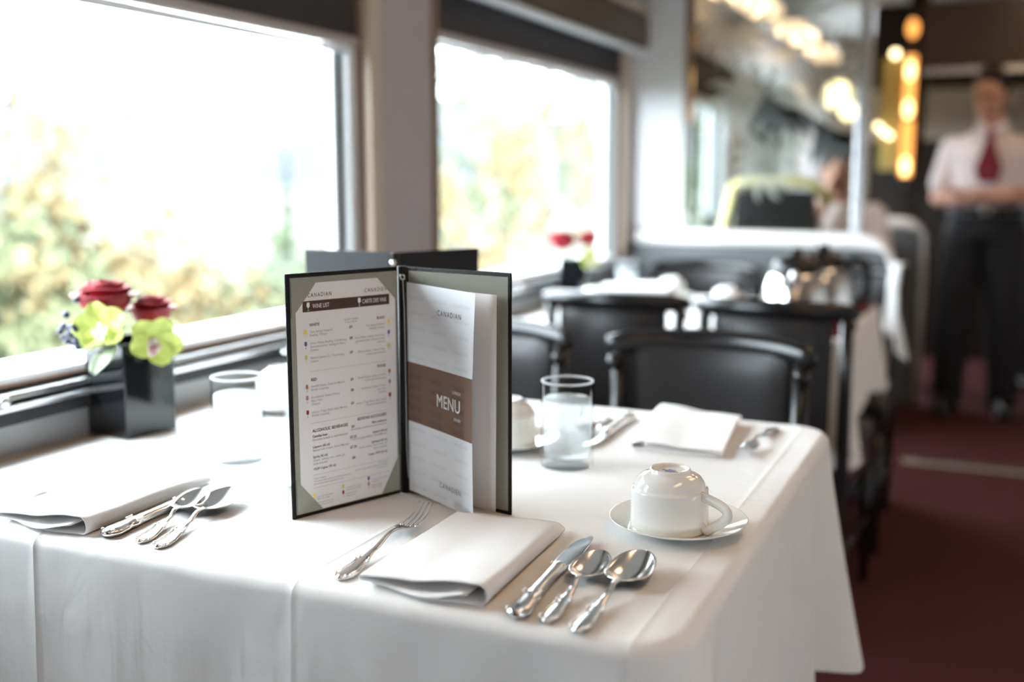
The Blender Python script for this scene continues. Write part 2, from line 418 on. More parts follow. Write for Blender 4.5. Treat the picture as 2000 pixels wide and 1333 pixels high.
# etched motif: long curling fern-like leaves, on both halves of the pane
random.seed(3)
et = MB(); ed = MB()
def leafshape(mb, x, z, ang, ln, wd, yy, n=8, bend=.5):
    pts = []; L = []; R = []
    for i in range(n+1):
        t = i/n; a = ang + bend*t
        px = x + ln*t*math.cos(a); pz = z + ln*t*math.sin(a)
        h = wd*math.sin(PI*min(1, t*.96+.03))**.8
        L.append((px-h*math.sin(a), yy, pz+h*math.cos(a))); R.append((px+h*math.sin(a), yy, pz-h*math.cos(a)))
    for q in (L, R):
        for i, p in enumerate(q): q[i] = (min(max(p[0], -1.05), -.48), p[1], p[2])
    mb.add(L+R, [(i, i+1, n+2+i, n+1+i) for i in range(n)], 0, False)
for cx, cz, s in ((-.86, 1.42, 1), (-.66, 1.36, .9), (-.92, 1.70, .9), (-.70, 1.75, .9), (-.78, 1.2, .8), (-.58, 1.55, .6)):
    for k in range(11):
        leafshape(et, cx, cz, 2*PI*k/11+cx*9, .17*s, .022*s, -.0046, bend=.7)
for cx, cz, a0 in ((-.79, 1.46, -1.0), (-.60, 1.36, -.7)):
    for k in range(6):
        leafshape(ed, cx+.014*k, cz-.012*k, a0+.28*(k-2.5), .16, .019, -.0052, bend=-.3)
et.build('etched_leaves', 'etched', gl); ed.build('etched_dark_fronds', 'etch_dark', gl)
d2 = divider(5.75, False, 'second low grey divider with cream rail end, farther along the aisle left of the waiter', '')

# ================================================================ FAR END
e = MB()
e.box(-.50, -.40, 6.30, 6.40, 0, CZ, 0)             # dark column by the aisle
e.box(-.80, XR, 7.4, 7.5, 0, 1.40, 0)
e.box(-.80, XR, 7.4, 7.5, 1.40, 1.72, 1)
e.box(-.80, XR, 7.4, 7.5, 1.72, CZ, 0)
struct(e.build('wall_far', ['panel_dark', 'panel_cream']))
struct(MB().box(-.40, XR, 5.90, 5.96, 1.70, 2.03).build('trim_4', 'panel_wood'))
struct(MB().box(-.40, XR, 5.88, 5.96, 1.675, 1.70).build('trim_5', 'alu'))
struct(MB().box(-1.30, -.50, YF-.1, YF-.02, 0, CZ).build('wall_end', 'panel_cream'))
# brass coloured panel behind the divider frame, beside the column
tag(MB().box(-.62, -.515, 6.25, 6.29, 1.20, 1.80).build('wall_panel', 'brass', bevel=.004), 'dull brass wall panel on the dark column beside the silver glass frame', 'wall panel')
emis('lamp_orange', (1.0, .40, .09), 1.5)
emis('lamp_core', (1.0, .60, .22), 4.5)
emis('lamp_warm', (1.0, .68, .42), 4.0)
emis('lamp_bulb', (1.0, .78, .42), 4.5)
emis('ceil_emit', (1.0, .66, .38), 4.5)
t = thing('column_lamp', 'tall glowing amber light column on the dark post left of the waiter', 'lamp', (-.472, 6.18, 0))
MB().tube([(0, 0, 1.165), (0, 0, 1.46)], .030, 14).build('lower_tube', 'lamp_orange', t)
MB().tube([(0, 0, 1.48), (0, 0, 1.80)], .028, 14).build('upper_tube', 'lamp_orange', t)
for z in (1.22, 1.52, 1.72):
    MB().ball((0, -.03, z), (.022, .012, .05), 10, 8).build('bright_core', 'lamp_core', t)
MB().ball((-.0, 0, 1.94), (.030, .03, .05), 12, 8).build('top_globe', 'lamp_orange', t)
MB().tube([(0, .045, 1.1), (0, .045, 2.05)], .012, 8).build('back_rod', 'dark_frame', t)
for i, (x, z, s, lab) in enumerate([(-.555, 1.815, .022, 'small round pale lamp at the top of the brass panel'),
                                    (-.625, 1.435, .017, 'left one of the row of small pale lamps below the brass panel'),
                                    (-.595, 1.405, .017, 'middle one of the row of small pale lamps below the brass panel'),
                                    (-.565, 1.385, .017, 'right one of the row of small pale lamps below the brass panel')]):
    o = MB().ball((0, 0, 0), s, 12, 8).build('globe_lamp', 'lamp_bulb', loc=(x, 6.20, z))  # glowing balls imitate lamp reflections in dark glass
    tag(o, lab, 'lamp', 'small round lamps by the brass panel')
    MB().tube([(0, .012, 0), (0, .09, 0)], .005, 8).build('lamp_stem', 'dark_frame', o)
# valance lamps high along the windows of the far section
for i, (y0, y1, z) in enumerate([(4.35, 4.75, 1.93), (5.0, 5.62, 1.955), (6.1, 6.75, 1.955), (7.2, 7.7, 1.94)]):
    t = thing('strip_lamp', ['nearest warm strip lamp under the ceiling beyond the glass screen',
              'second warm strip lamp under the ceiling beyond the glass screen',
              'third warm strip lamp under the ceiling beyond the glass screen',
              'farthest warm strip lamp under the ceiling beyond the glass screen'][i], 'lamp', (-1.12, y0, z), 0, 'strip lamps over the far windows')
    L = y1-y0
    MB().box(-.07, .07, 0, L, 0, .05).build('diffuser', 'lamp_warm', t, bevel=.01)
    MB().box(-.178, .075, -.01, L+.01, .0505, .075).build('housing', 'alu', t)
for i, (x, y, z) in enumerate([(-1.13, 8.3, 1.76), (-1.00, 7.9, 1.62)]):
    o = MB().ball((0, 0, 0), (.10, .10, .10) if i == 0 else (.055, .055, .055), 14, 10).build('globe_lamp', 'lamp_bulb', loc=(x, y, z))
    tag(o, ['larger glowing globe lamp seen through the glass screen at its right, upper of two', 'lower glowing globe lamp next to the frame post, seen through the glass screen'][i], 'lamp', 'globe lamps at the far end')
    MB().tube([(0, 0, .07), (0, 0, CZ-z)], .008, 8).build('lamp_stem', 'dark_frame', o)
# ceiling lamps above the dining room, out of the frame but lighting the tables
for i, (x, y) in enumerate([(.25, -1.0), (.25, .9), (.25, 2.8), (.25, 4.9)]):  # last lamp is added to brighten the waiter
    t = thing('ceiling_lamp', ['warm ceiling lamp behind the camera', 'warm ceiling lamp over the aisle beside the near table', 'warm ceiling lamp over the aisle beside the second table', 'warm ceiling lamp over the aisle before the waiter'][i], 'lamp', (x, y, CZ), 0, 'aisle ceiling lamps')
    MB().box(-.16, .16, -.45, .45, -.05, -.0305).build('diffuser', 'ceil_emit', t, bevel=.008)
    MB().box(-.19, .19, -.48, .48, -.03, -.001).build('housing', 'alu', t)
# high backed seat beyond the glass
t = thing('bench_seat', 'dark high backed seat with a straw coloured rim, seen through the glass screen', 'seat', (-.88, 4.95, 0))
prof = [(-.27, .0), (-.27, .42), (-.22, 1.10), (.12, 1.10), (.22, .42), (.22, 0)]
MB().prism(prof, 'y', -.05, .05).build('backrest', 'black_leather', t, bevel=.015)
MB().tube([(-.31, 0, .8), (-.275, 0, .95), (-.235, 0, 1.12), (-.19, 0, 1.138), (.08, 0, 1.138), (.13, 0, 1.12), (.20, 0, 1.04)], .026, 10).build('rim', 'bench_rim', t)
MB().box(-.27, .21, .055, .50, 0, .44).build('seat', 'black_leather', t, bevel=.03)

# ================================================================ TABLES
def table(y0, y1, label, dx=0.0):
    t = thing('dining_table', label, 'table', (-.76, (y0+y1)/2, 0))
    MB().box(-.515, .525-dx, -(y1-y0)/2+.012, (y1-y0)/2-.012, .712, .740).build('tabletop', 'dark_frame', t, bevel=.004)
    MB().lathe([(.05, .03), (.04, .08), (.038, .70), (.09, .711)], 20).build('pedestal', 'black_wood', t)
    for q in (-1, 1): MB().tube([(.44-dx, q*.30, .001), (.44-dx, q*.30, .711)], .018, 10).build('leg', 'black_wood', t)
    MB().lathe([(.0, .001), (.24, .001), (.24, .018), (.05, .035), (0, .036)], 28).build('base', 'black_wood', t)
    return t
table(.845, 1.75, 'white clothed dining table in the foreground beside the big window')
table(2.745, 3.60, 'second dining table behind the dark chairs, under a white cloth', .106)

def tablecloth(name, x0, x1, y0, y1, ztop, drop, m, r=.05, R=.016, seed=1, corner=.07, tip=.05):
    rnd = random.Random(seed)
    ph = [rnd.uniform(0, 6.28) for _ in range(8)]
    # perimeter samples: (x, y, nx, ny, s, cornerness)
    per = []
    segs = [((x0+r, y0), (x1-r, y0), (0, -1)), ((x1, y0+r), (x1, y1-r), (1, 0)), ((x1-r, y1), (x0+r, y1), (0, 1)), ((x0, y1-r), (x0, y0+r), (-1, 0))]
    cents = [(x1-r, y0+r), (x1-r, y1-r), (x0+r, y1-r), (x0+r, y0+r)]
    for i, (a, b, nrm) in enumerate(segs):
        L = math.hypot(b[0]-a[0], b[1]-a[1]); n = max(20, int(L/.012))
        for k in range(n):
            t = k/n; per.append((a[0]+(b[0]-a[0])*t, a[1]+(b[1]-a[1])*t, nrm[0], nrm[1]))
        a0 = math.atan2(nrm[1], nrm[0])
        for k in range(14):
            a = a0 + PI/2*k/14; per.append((cents[i][0]+r*math.cos(a), cents[i][1]+r*math.sin(a), math.cos(a), math.sin(a)))
    n = len(per)
    corners = [(x1, y0), (x1, y1), (x0, y1), (x0, y0)]
    rings = []
    rings.append([(p[0]-p[2]*.05, p[1]-p[3]*.05, ztop) for p in per])
    rings.append([(p[0]-p[2]*R, p[1]-p[3]*R, ztop) for p in per])
    for k in range(1, 7):
        a = PI/2*k/6
        rings.append([(p[0]-p[2]*R*(1-math.sin(a)), p[1]-p[3]*R*(1-math.sin(a)), ztop-R*(1-math.cos(a))) for p in per])
    nd = 26; hang = []
    s = 0.0
    S = []
    for i, p in enumerate(per):
        q = per[i-1]; s += math.hypot(p[0]-q[0], p[1]-q[1]); S.append(s)
    for k in range(1, nd+1):
        t = k/nd; row = []
        for i, p in enumerate(per):
            x, y, nx, ny = p
            c = 0.0
            for cx, cy in corners[:2] + corners[2:]:
                d = math.hypot(x-cx, y-cy); c = max(c, math.exp(-(d/.13)**2))
            wave = (math.sin(S[i]*19+ph[0])*.5 + math.sin(S[i]*31+ph[1]+t)*.3 + math.sin(S[i]*53+ph[2]-t*2)*.25 + math.sin(S[i]*97+ph[3]+t*3)*.10*math.sin(S[i]*5+ph[4]))
            fold = (1-c)
            off = .004*t + wave*.0105*(t**.75)*fold + .006*t
            off += corner*c*(t**1.15)
            # pleats at either side of a corner
            off -= .030*t*math.exp(-((c-.35)/.16)**2)
            if nx < -.3: off = .0
            dd = (drop + tip*c) * t
            if nx < -.3: dd = min(dd, .06*t)
            row.append((x+nx*off, y+ny*off, ztop-R-dd))
        hang.append(row)
    rings += hang
    vs = [q for rg in rings for q in rg]
    fs = [(i*n+k, i*n+(k+1)%n, (i+1)*n+(k+1)%n, (i+1)*n+k) for i in range(len(rings)-1) for k in range(n)]
    mb = MB(); mb.add(vs, fs + [tuple(range(n))], 0, True)
    return mb.build(name, m)
ZT1 = .7505
tc1 = tag(tablecloth('tablecloth', -1.281, -.222, .832, 1.762, ZT1, .33, 'tablecloth', seed=4, r=.06), 'white cotton tablecloth over the foreground table', 'tablecloth', 'white tablecloths')
tc2 = tag(tablecloth('tablecloth', -1.281, -.328, 2.733, 3.612, ZT1, .225, 'tablecloth_plain', seed=9, r=.05, corner=.045, tip=.085), 'white tablecloth with hanging corners over the second table', 'tablecloth', 'white tablecloths')

# ================================================================ CUTLERY
def strip(mb, tab, y0, y1, n, nu=10, mx=None):
    """tab rows: (y, half width, z centre, dish, thickness)"""
    top = []; bot = []
    for i in range(n+1):
        y = y0+(y1-y0)*i/n; w, z, d, th = interp(tab, y)
        for k in range(nu+1):
            u = -1+2*k/nu
            zz = z + d*u*u
            e = th*(1-abs(u)**4*.85)
            top.append((u*w, y, zz+e/2)); bot.append((u*w, y, zz-e/2))
    m = nu+1; vs = top+bot; o = len(top); fs = []
    for i in range(n):
        for k in range(nu):
            fs.append((i*m+k, i*m+k+1, (i+1)*m+k+1, (i+1)*m+k)); fs.append((o+i*m+k, o+(i+1)*m+k, o+(i+1)*m+k+1, o+i*m+k+1))
        fs.append((i*m, (i+1)*m, o+(i+1)*m, o+i*m)); fs.append((i*m+nu, o+i*m+nu, o+(i+1)*m+nu, (i+1)*m+nu))
    fs.append(tuple(range(nu+1))+tuple(o+k for k in range(nu, -1, -1)))
    e = n*m; fs.append(tuple(e+k for k in range(nu, -1, -1))+tuple(o+e+k for k in range(nu+1)))
    mb.add(vs, fs, 0, True, mx)
def handle_tab(L, k=1.0, rise=.012):
    # fiddle pattern handle of length L (end at y = 0)
    return [(0, .0022*k, .0030, 0, .0030), (.004, .0068*k, .0032, -.0010, .0036), (.012, .0096*k, .0034, -.0014, .0036), (.024, .0100*k, .0036, -.0014, .0034),
            (.036, .0082*k, .0040, -.0012, .0032), (.046, .0072*k, .0048, -.0010, .0034), (.051, .0080*k, .0052, -.0010, .0040), (.057, .0050*k, .0058, -.0006, .0036),
            (.075, .0036*k, .0078, -.0003, .0032), (L*.88, .0027*k, rise, 0, .0034), (L, .0030*k, rise-.001, 0, .0030)]
def scrolls(mb, k=1.0):
    for s in (-1, 1):
        mb.ball((s*.0072*k, .050, .0062), (.0017, .0028, .0015), 8, 6); mb.ball((s*.0058*k, .056, .0066), (.0013, .0022, .0013), 8, 6)
        mb.ball((s*.0062*k, .0052, .0052), (.0022, .0018, .0012), 8, 6); mb.ball((s*.0086*k, .011, .0048), (.0014, .0026, .0012), 8, 6)
    mb.ball((0, .0026, .0050), (.0030, .0020, .0014), 8, 6)
    # raised rim line down both sides
    for s in (-1, 1):
        mb.tube([(s*.0078*k, .013, .0046), (s*.0082*k, .024, .0048), (s*.0066*k, .036, .0055), (s*.0056*k, .046, .0066)], .0007, 6)
def make_spoon(label, L=.195, k=1.0, group=None):
    t = thing('spoon', label, 'spoon', group=group)
    bl = .076*k; hl = L-bl; mb = MB()
    tab = handle_tab(hl, .92 if k < 1 else 1.0, .0135); strip(mb, tab, 0, hl, 60, 8); scrolls(mb, .92 if k < 1 else 1.0); mb.build('handle', 'silver', t)
    mb = MB(); w = .0225*k
    rows = []
    for i in range(25):
        u = (1-math.cos(PI*i/24))/2; y = hl-.003+bl*u
        xx = 2*u-1; hw = w*math.sqrt(max(0.0, 1-abs(xx)**2.15))*(1-.10*xx)
        depth = .0110*k*max(0.0, math.sin(PI*u))**.85
        rim = .0125-.0012*smooth(.05, .35, u)+.0055*smooth(.25, 1, u)
        rows.append((y, max(hw, .0027*(1-u)+.0004), rim, depth))
    def bowl(zoff, flip):
        vs = []; nu = 16
        for y, hw, rim, dep in rows:
            for q in range(nu+1):
                u = -1+2*q/nu; vs.append((hw*u, y, rim - dep*(1-abs(u)**2.2) + zoff))
        fs = [(i*(nu+1)+q, i*(nu+1)+q+1, (i+1)*(nu+1)+q+1, (i+1)*(nu+1)+q) for i in range(len(rows)-1) for q in range(nu)]
        mb.add(vs, fs, 0, True)
    bowl(0, False)
    o = mb.build('bowl', 'silver', t); k2 = o.modifiers.new('s', 'SOLIDIFY'); k2.thickness = .0012; k2.offset = 1
    return t
def make_fork(label, L=.205, group=None):
    t = thing('fork', label, 'fork', group=group); mb = MB(); hl = L-.078
    strip(mb, handle_tab(hl, 1.0, .0145), 0, hl, 60, 8); scrolls(mb); mb.build('handle', 'silver', t)
    mb = MB()
    y1 = hl+.030
    tab = [(hl-.003, .0032, .0134, 0, .0026), (hl+.006, .0050, .0120, 0, .0022), (hl+.014, .0112, .0096, .0008, .0018), (hl+.022, .0122, .0078, .0012, .0016), (y1, .0123, .0066, .0010, .0015)]
    strip(mb, tab, hl-.003, y1, 20, 8)
    for i in range(4):
        x0 = (-.0093+.0062*i); pts = []; rad = []
        for q in range(9):
            u = q/8; pts.append((x0*(1-.04*u), y1-.002+.050*u, .0066+.004*u*u+.010*u**3+.0006*abs(i-1.5))); rad.append((.0022*(1-.62*u), .0011*(1-.3*u)))
        mb.tube(pts, rad, 8)
    mb.build('tines', 'silver', t)
    return t
def make_knife(label, L=.232, group=None):
    t = thing('knife', label, 'knife', group=group); mb = MB(); hl = .138
    tab = [(0, .0040, .0062, 0, .0050), (.004, .0094, .0062, -.001, .0090), (.014, .0125, .0062, -.0012, .0105), (.028, .0112, .0062, -.001, .0105), (.038, .0092, .0064, -.001, .0100),
           (.046, .0100, .0064, -.001, .0108), (.056, .0080, .0064, -.001, .0102), (.085, .0068, .0064, -.001, .0100), (.118, .0078, .0064, -.001, .0100), (.131, .0092, .0064, -.001, .0104), (.138, .0070, .0064, 0, .0070)]
    strip(mb, tab, 0, hl, 70, 10)
    for s in (-1, 1):
        for yy in (.046, .050, .054): mb.ball((s*.0078, yy, .0100), (.0016, .0022, .0016), 8, 6)
        mb.ball((s*.0072, .006, .0098), (.0026, .0022, .0014), 8, 6); mb.ball((s*.0064, .129, .0102), (.0018, .003, .0014), 8, 6)
    mb.build('handle', 'silver', t)
    out = [(-.0078, hl-.004), (.0078, hl-.004), (.0112, hl+.010), (.0120, hl+.040), (.0112, hl+.068), (.0094, hl+.086), (.0074, hl+.094)]
    out += [(.0040, hl+.0945), (-.0010, hl+.087), (-.0058, hl+.075), (-.0088, hl+.058), (-.0096, hl+.035), (-.0094, hl+.010)]
    MB().prism(out, 'z', .0048, .0066).build('blade', 'silver_polished', t, bevel=.0006)
    return t
def aim(p, q):   # rotation that maps +y onto p->q, location at p
    return (p[0], p[1], ZT1), math.atan2(-(q[0]-p[0]), q[1]-p[1])
def place(t, p, q): l, r = aim(p, q); t.location = l; t.rotation_euler = (0, 0, r)
fork0 = make_fork('silver fork at the near right place, left of the central folded napkin, tines up', .212, 'silver forks'); place(fork0, (-.580, .857), (-.596, 1.075))
l, r = aim((-1.118, .800), (-1.093, 1.02)); dup(fork0, l, r, 'silver fork at far left of the table, left of the left napkin', 'silver forks')
l, r = aim((-.308, 1.705), (-.315, 1.49)); dup(fork0, l, r, 'silver fork beside the far right napkin near the table corner, pointing to the camera', 'silver forks')
knife0 = make_knife('silver table knife just right of the central napkin', .232, 'silver knives'); place(knife0, (-.380, .842), (-.3955, 1.078))
l, r = aim((-.890, .856), (-.903, 1.088)); dup(knife0, l, r, 'silver table knife beside the left napkin, partly under a spoon bowl', 'silver knives')
l, r = aim((-.545, 1.690), (-.536, 1.46)); dup(knife0, l, r, 'silver table knife at far setting, behind the right water glass', 'silver knives')
tea = make_spoon('small silver teaspoon between the near knife and the larger spoon', .166, .88, 'silver teaspoons'); place(tea, (-.351, .846), (-.356, 1.03))
l, r = aim((-.842, .858), (-.893, 1.045)); dup(tea, l, r, 'small silver teaspoon leaning by the left knife, middle of the left trio', 'silver teaspoons')
l, r = aim((-.578, 1.668), (-.566, 1.48)); dup(tea, l, r, 'silver teaspoon at the far setting mostly hidden by the right water glass', 'silver teaspoons')
big = make_spoon('large silver soup spoon, rightmost of the near cutlery row', .192, 1.06, 'silver soup spoons'); place(big, (-.318, .838), (-.314, 1.06))
l, r = aim((-.812, .853), (-.866, 1.07)); dup(big, l, r, 'large silver soup spoon nearest the wine list, right of the left trio', 'silver soup spoons')

# ================================================================ NAPKINS
def make_napkin(label, W=.130, L=.228, group='folded white napkins'):
    path = []
    for i in range(20): t = i/19; path.append((t*(W-.006), .0012 + .0006*math.sin(t*9)))
    R = .0082
    for k in range(1, 12):
        a = -PI/2 + PI*k/12; path.append((W-.006+R*1.0*math.cos(a), .0012+R+R*math.sin(a)))
    for i in range(24):
        t = i/23; path.append((W-.006-t*(W-.002), .0176-.0070*smooth(.14, .62, t)-.0008*math.sin(t*7)))
    for k in range(1, 6):
        a = PI/2+PI*k/6; path.append((-.004+.0022*math.cos(a), .0082+.0022*math.sin(a)))
    for i in range(18):
        t = i/17; path.append((-.004+t*(W-.012), .0058-.0022*math.sin(t*PI)+.0046*smooth(.6, 1, t)))
    def fn(u, v):
        k = u*(len(path)-1); i = min(int(k), len(path)-2); f = k-i
        x = path[i][0]*(1-f)+path[i+1][0]*f; z = path[i][1]*(1-f)+path[i+1][1]*f
        top = smooth(.008, .015, z); z *= 1.18*(1-.38*smooth(.3, 1, v))
        y = v*L + .004*math.sin(x*40+u*9)*(1-v)*(1 if v < .2 else .4) + (-.010*u if v < .5 else 0)*(1-2*v)
        sk = -.020*v
        wob = .0010*math.sin(y*33+x*21)*top
        return (x+sk+.003*math.sin(v*5)*top, y, z+wob+.0012*(1-v)*top)
    mb = MB(); mb.grid(fn, len(path)-1, 30)
    t = mb.build('napkin', 'napkin_cotton')
    k = t.modifiers.new('s', 'SOLIDIFY'); k.thickness = .0014; k.offset = 0
    return tag(t, label, 'napkin', group)
np0 = make_napkin('folded white napkin between the near fork and knife, front centre of the table')
np0.location = (-.546, .860, ZT1+.0008); np0.rotation_euler = (0, 0, -.035)
n1 = np0.copy(); C.objects.link(n1); n1.location = (-1.045, .856, ZT1+.0008); n1.rotation_euler = (0, 0, -.03); n1['label'] = 'folded white napkin at the left edge, beside the left knife and spoons'
n2 = np0.copy(); C.objects.link(n2); n2.location = (-.372, 1.715, ZT1+.0008); n2.rotation_euler = (0, 0, PI+.02); n2['label'] = 'folded white napkin at the far right corner, behind the near upturned cup'

# ================================================================ CUPS AND SAUCERS
def make_saucer(label):
    p = [(0, .0030), (.030, .0030), (.034, .0044), (.040, .0046), (.052, .0075), (.066, .0125), (.0765, .0165), (.0790, .0178), (.0792, .0166), (.0770, .0148), (.066, .0100), (.050, .0042), (.041, .0008), (.038, 0), (.035, .0008), (0, .0010)]
    mb = MB(); mb.lathe(p, 64)
    o = mb.build('saucer', 'porcelain'); o.modifiers.new('u', 'SUBSURF').render_levels = 1
    return tag(o, label, 'saucer', 'white saucers')
def make_cup(label):
    t = thing('cup', label, 'cup', group='upturned white cups')
    p = [(.0405, .0006), (.0438, .0004), (.0444, .002)]
    for i in range(1, 25):   # fine turned rings
        z = .002+.042*i/25; p.append((.0444-.0008*i/25+(0.00040 if i % 2 else 0), z))
    p += [(.0438, .0455), (.0434, .0472), (.0420, .0480), (.0408, .0490), (.0402, .0510), (.0388, .0550), (.0350, .0600), (.0290, .0638), (.0238, .0654), (.0232, .0664), (.0230, .0690), (.0222, .0698), (.0205, .0697), (.0198, .0680), (.0190, .0662), (.010, .0658), (0, .0657)]
    inn = [(0, .0625), (.020, .0620), (.034, .0560), (.0385, .048), (.0405, .03), (.0402, .0006)]
    mb = MB(); mb.lathe(p, 64); mb.lathe(inn, 64); b = mb.build('body', 'porcelain', t)
    mb = MB(); pts = []
    for k in range(15):
        a = k/14
        pts.append(V((.0415+.034*math.sin(PI*a)**.8, 0, .0440-.040*a+.006*math.sin(PI*a))))
    pts[0] = V((.0410, 0, .0445)); pts[-1] = V((.0425, 0, .0100)); pts[-2] = V((.050, 0, .0055)); 
    mb.tube(pts, [(.0036, .0058)]*15, 10); mb.build('handle', 'porcelain', t)
    mb = MB()
    for i, (x, y, w, h) in enumerate([(-.009, 0, .0016, .003), (-.0062, 0, .0014, .003), (-.0036, 0, .0016, .003), (-.001, 0, .0014, .003), (.0016, 0, .0016, .003), (.0042, 0, .0014, .003), (.0068, 0, .0016, .003), (.009, 0, .0010, .003), (0, .0042, .010, .0010), (0, -.004, .008, .0012)]):
        mb.box(x-w/2, x+w/2, y-h/2, y+h/2, .0658, .0661)
    mb.build('foot_mark', 'foot_mark', b)
    return t
sa0 = make_saucer('white saucer under the upturned cup at the near right'); sa0.location = (-.313, 1.152, ZT1)
cup0 = make_cup('upturned white coffee cup at the near right, its handle facing right'); cup0.location = (-.322, 1.146, ZT1+.0050); cup0.rotation_euler = (0, 0, -.30)
def setcup(x, y, rz, lab, sl):
    s = sa0.copy(); C.objects.link(s); s.location = (x, y, ZT1); s['label'] = sl
    dup(cup0, (x, y, ZT1+.005), rz, lab, 'upturned white cups')
setcup(-.798, 1.150, 1.2, 'upturned white coffee cup almost hidden behind the left edge of the wine list', 'white saucer peeking out left of the wine list edge')
setcup(-1.125, 1.505, 2.4, 'upturned white coffee cup by the window, behind the left water glass', 'white saucer by the window, behind the left water glass')
setcup(-.655, 1.425, 2.0, 'upturned white coffee cup just right of the open menu, left of the right water glass', 'white saucer just right of the open menu')

# ================================================================ WATER GLASSES
def make_glass(label):
    t = thing('water_glass', label, 'glass', group='tumblers of iced water')
    r, h = .0365, .122
    prof = [(0, .0), (r-.004, .0), (r-.001, .002), (r, .006), (r, .04), (r+.0005, h-.001), (r, h), (r-.0016, h), (r-.0022, h-.003), (r-.0026, .03), (r-.004, .016), (r-.010, .0125), (0, .012)]
    MB().lathe(prof, 56).build('tumbler', 'tumbler_glass', t)
    MB().tube([((r-.0012)*math.cos(2*PI*k/56), (r-.0012)*math.sin(2*PI*k/56), h) for k in range(57)], .0017, 8, caps=False).build('rim', 'rim_glass', t)
    q = r-.0032
    MB().lathe([(0, .0135), (q-.006, .0138), (q-.001, .018), (q, .03), (q, .0968), (q-.001, .0980), (0, .0980)], 48).build('water', 'iced_water', t)
    mb = MB()
    for i, (x, y, z, a) in enumerate([(.008, .008, .078, .4), (-.011, -.004, .072, 1.1), (.006, -.013, .060, 2.0), (-.006, .010, .050, .2)]):
        mb.box(-.010, .010, -.009, .009, -.010, .010, 0, Matrix.Translation((x, y, z)) @ Euler((a, a*.7, a*1.3)).to_matrix().to_4x4())
    mb.build('ice', 'tumbler_glass', t, bevel=.003)
    return t
g0 = make_glass('tumbler of iced water right of the open menu'); g0.location = (-.532, 1.360, ZT1)
dup(g0, (-.972, 1.195, ZT1), 1.0, 'tumbler of iced water at the left, between the vase and the wine list')
dup(g0, (-1.020, 1.425, ZT1), 2.0, 'tumbler of iced water half hidden behind the left edge of the wine list')

# ================================================================ MENU FOLDERS
PH, PW, TH = .292, .168, .0030
def frame(org, xdir):
    x = V((xdir[0], xdir[1], 0)).normalized(); y = V((0, 0, 1)); z = x.cross(y)
    m = Matrix((x, y, z)).transposed().to_4x4(); m.translation = V((org[0], org[1], 0)); return m
def glass_icon(mb, x, y, h, mi, z=.0004):
    w = h*.22
    pts = []
    for k in range(9):
        a = PI*k/8; pts.append((x-w*math.cos(a)*(1), y+h*.62-h*.26*math.sin(a), z))
    pts = [(x-w*.82, y+h, z)] + pts + [(x+w*.82, y+h, z)]
    mb.add(pts, [tuple(range(len(pts)))], mi, False)
    mb.add([(x-h*.025, y+.02*h, z), (x+h*.025, y+.02*h, z), (x+h*.025, y+h*.38, z), (x-h*.025, y+h*.38, z)], [(0,1,2,3)], mi, False)
    mb.add([(x-w*.75, y, z), (x+w*.75, y, z), (x+w*.2, y+h*.05, z), (x-w*.2, y+h*.05, z)], [(0,1,2,3)], mi, False)
def folder(label, S, A, B, group, zb=ZT1):
    """S spine, A free edge of left cover, B free edge of right cover (seen from inside)"""
    t = thing('menu_folder', label, 'menu', (S[0], S[1], zb), 0, group)
    ax = (A[0]-S[0], A[1]-S[1]); bx = (B[0]-S[0], B[1]-S[1])
    fl = frame(ax, (-ax[0], -ax[1])); fr = frame((0, 0), bx)   # left panel: x runs towards the spine; right: away
    # scale direction vectors to panel width
    la = math.hypot(*ax); fl.translation = V((ax[0]/la*PW, ax[1]/la*PW, 0))
    sp = .007
    for f, x0, x1 in ((fl, 0, PW-sp), (fr, sp, PW)):
        MB().box(x0, x1, 0, PH, -TH, 0, 0, f).build('cover', 'folder_black', t, bevel=.0012)
    MB().tube([(0, 0, .0), (0, 0, PH)], .0062, 12, 0).build('spine', 'folder_black', t)
    return t, fl, fr, sp
SPI = (-.675, 1.155)
mt, FL, FR, sp = folder('black menu folder standing open at front, holding wine list and lunch menu', SPI, (-.738, .999), (-.506, 1.121), 'black menu folders')
# left inside panel with four corner pockets
def flat_prism(poly, z0, z1, mx, name, mts, parent, bevel=0):
    return MB().prism(poly, 'z', z0, z1, 0, mx).build(name, mts, parent, bevel=bevel)
flat_prism([(.005, .005), (PW-.010, .005), (PW-.010, PH-.005), (.005, PH-.005)], .0001, .0006, FL, 'lining', 'folder_linen', mt)
flat_prism([(.011, .005), (PW-.004, .005), (PW-.004, PH-.005), (.011, PH-.005)], .0001, .0006, FR, 'lining', 'folder_linen', mt)
px0, px1, py0, py1 = .0115, PW-.0125, .006, PH-.012
for poly in ([(px0-.006, py0-.0005), (px0+.030, py0-.0005), (px0-.006, py0+.042)], [(px1+.002, py0-.0005), (px1-.026, py0-.0005), (px1+.002, py0+.046)],
             [(px0-.006, py1+.006), (px0+.031, py1+.006), (px0+.026, py1-.002), (px0+.001, py1-.032), (px0-.006, py1-.038)], [(px1+.002, py1+.006), (px1-.031, py1+.006), (px1-.026, py1-.001), (px1+.002, py1-.030)]):
    flat_prism(poly, .0016, .0022, FL, 'corner_pocket', 'folder_linen', mt)
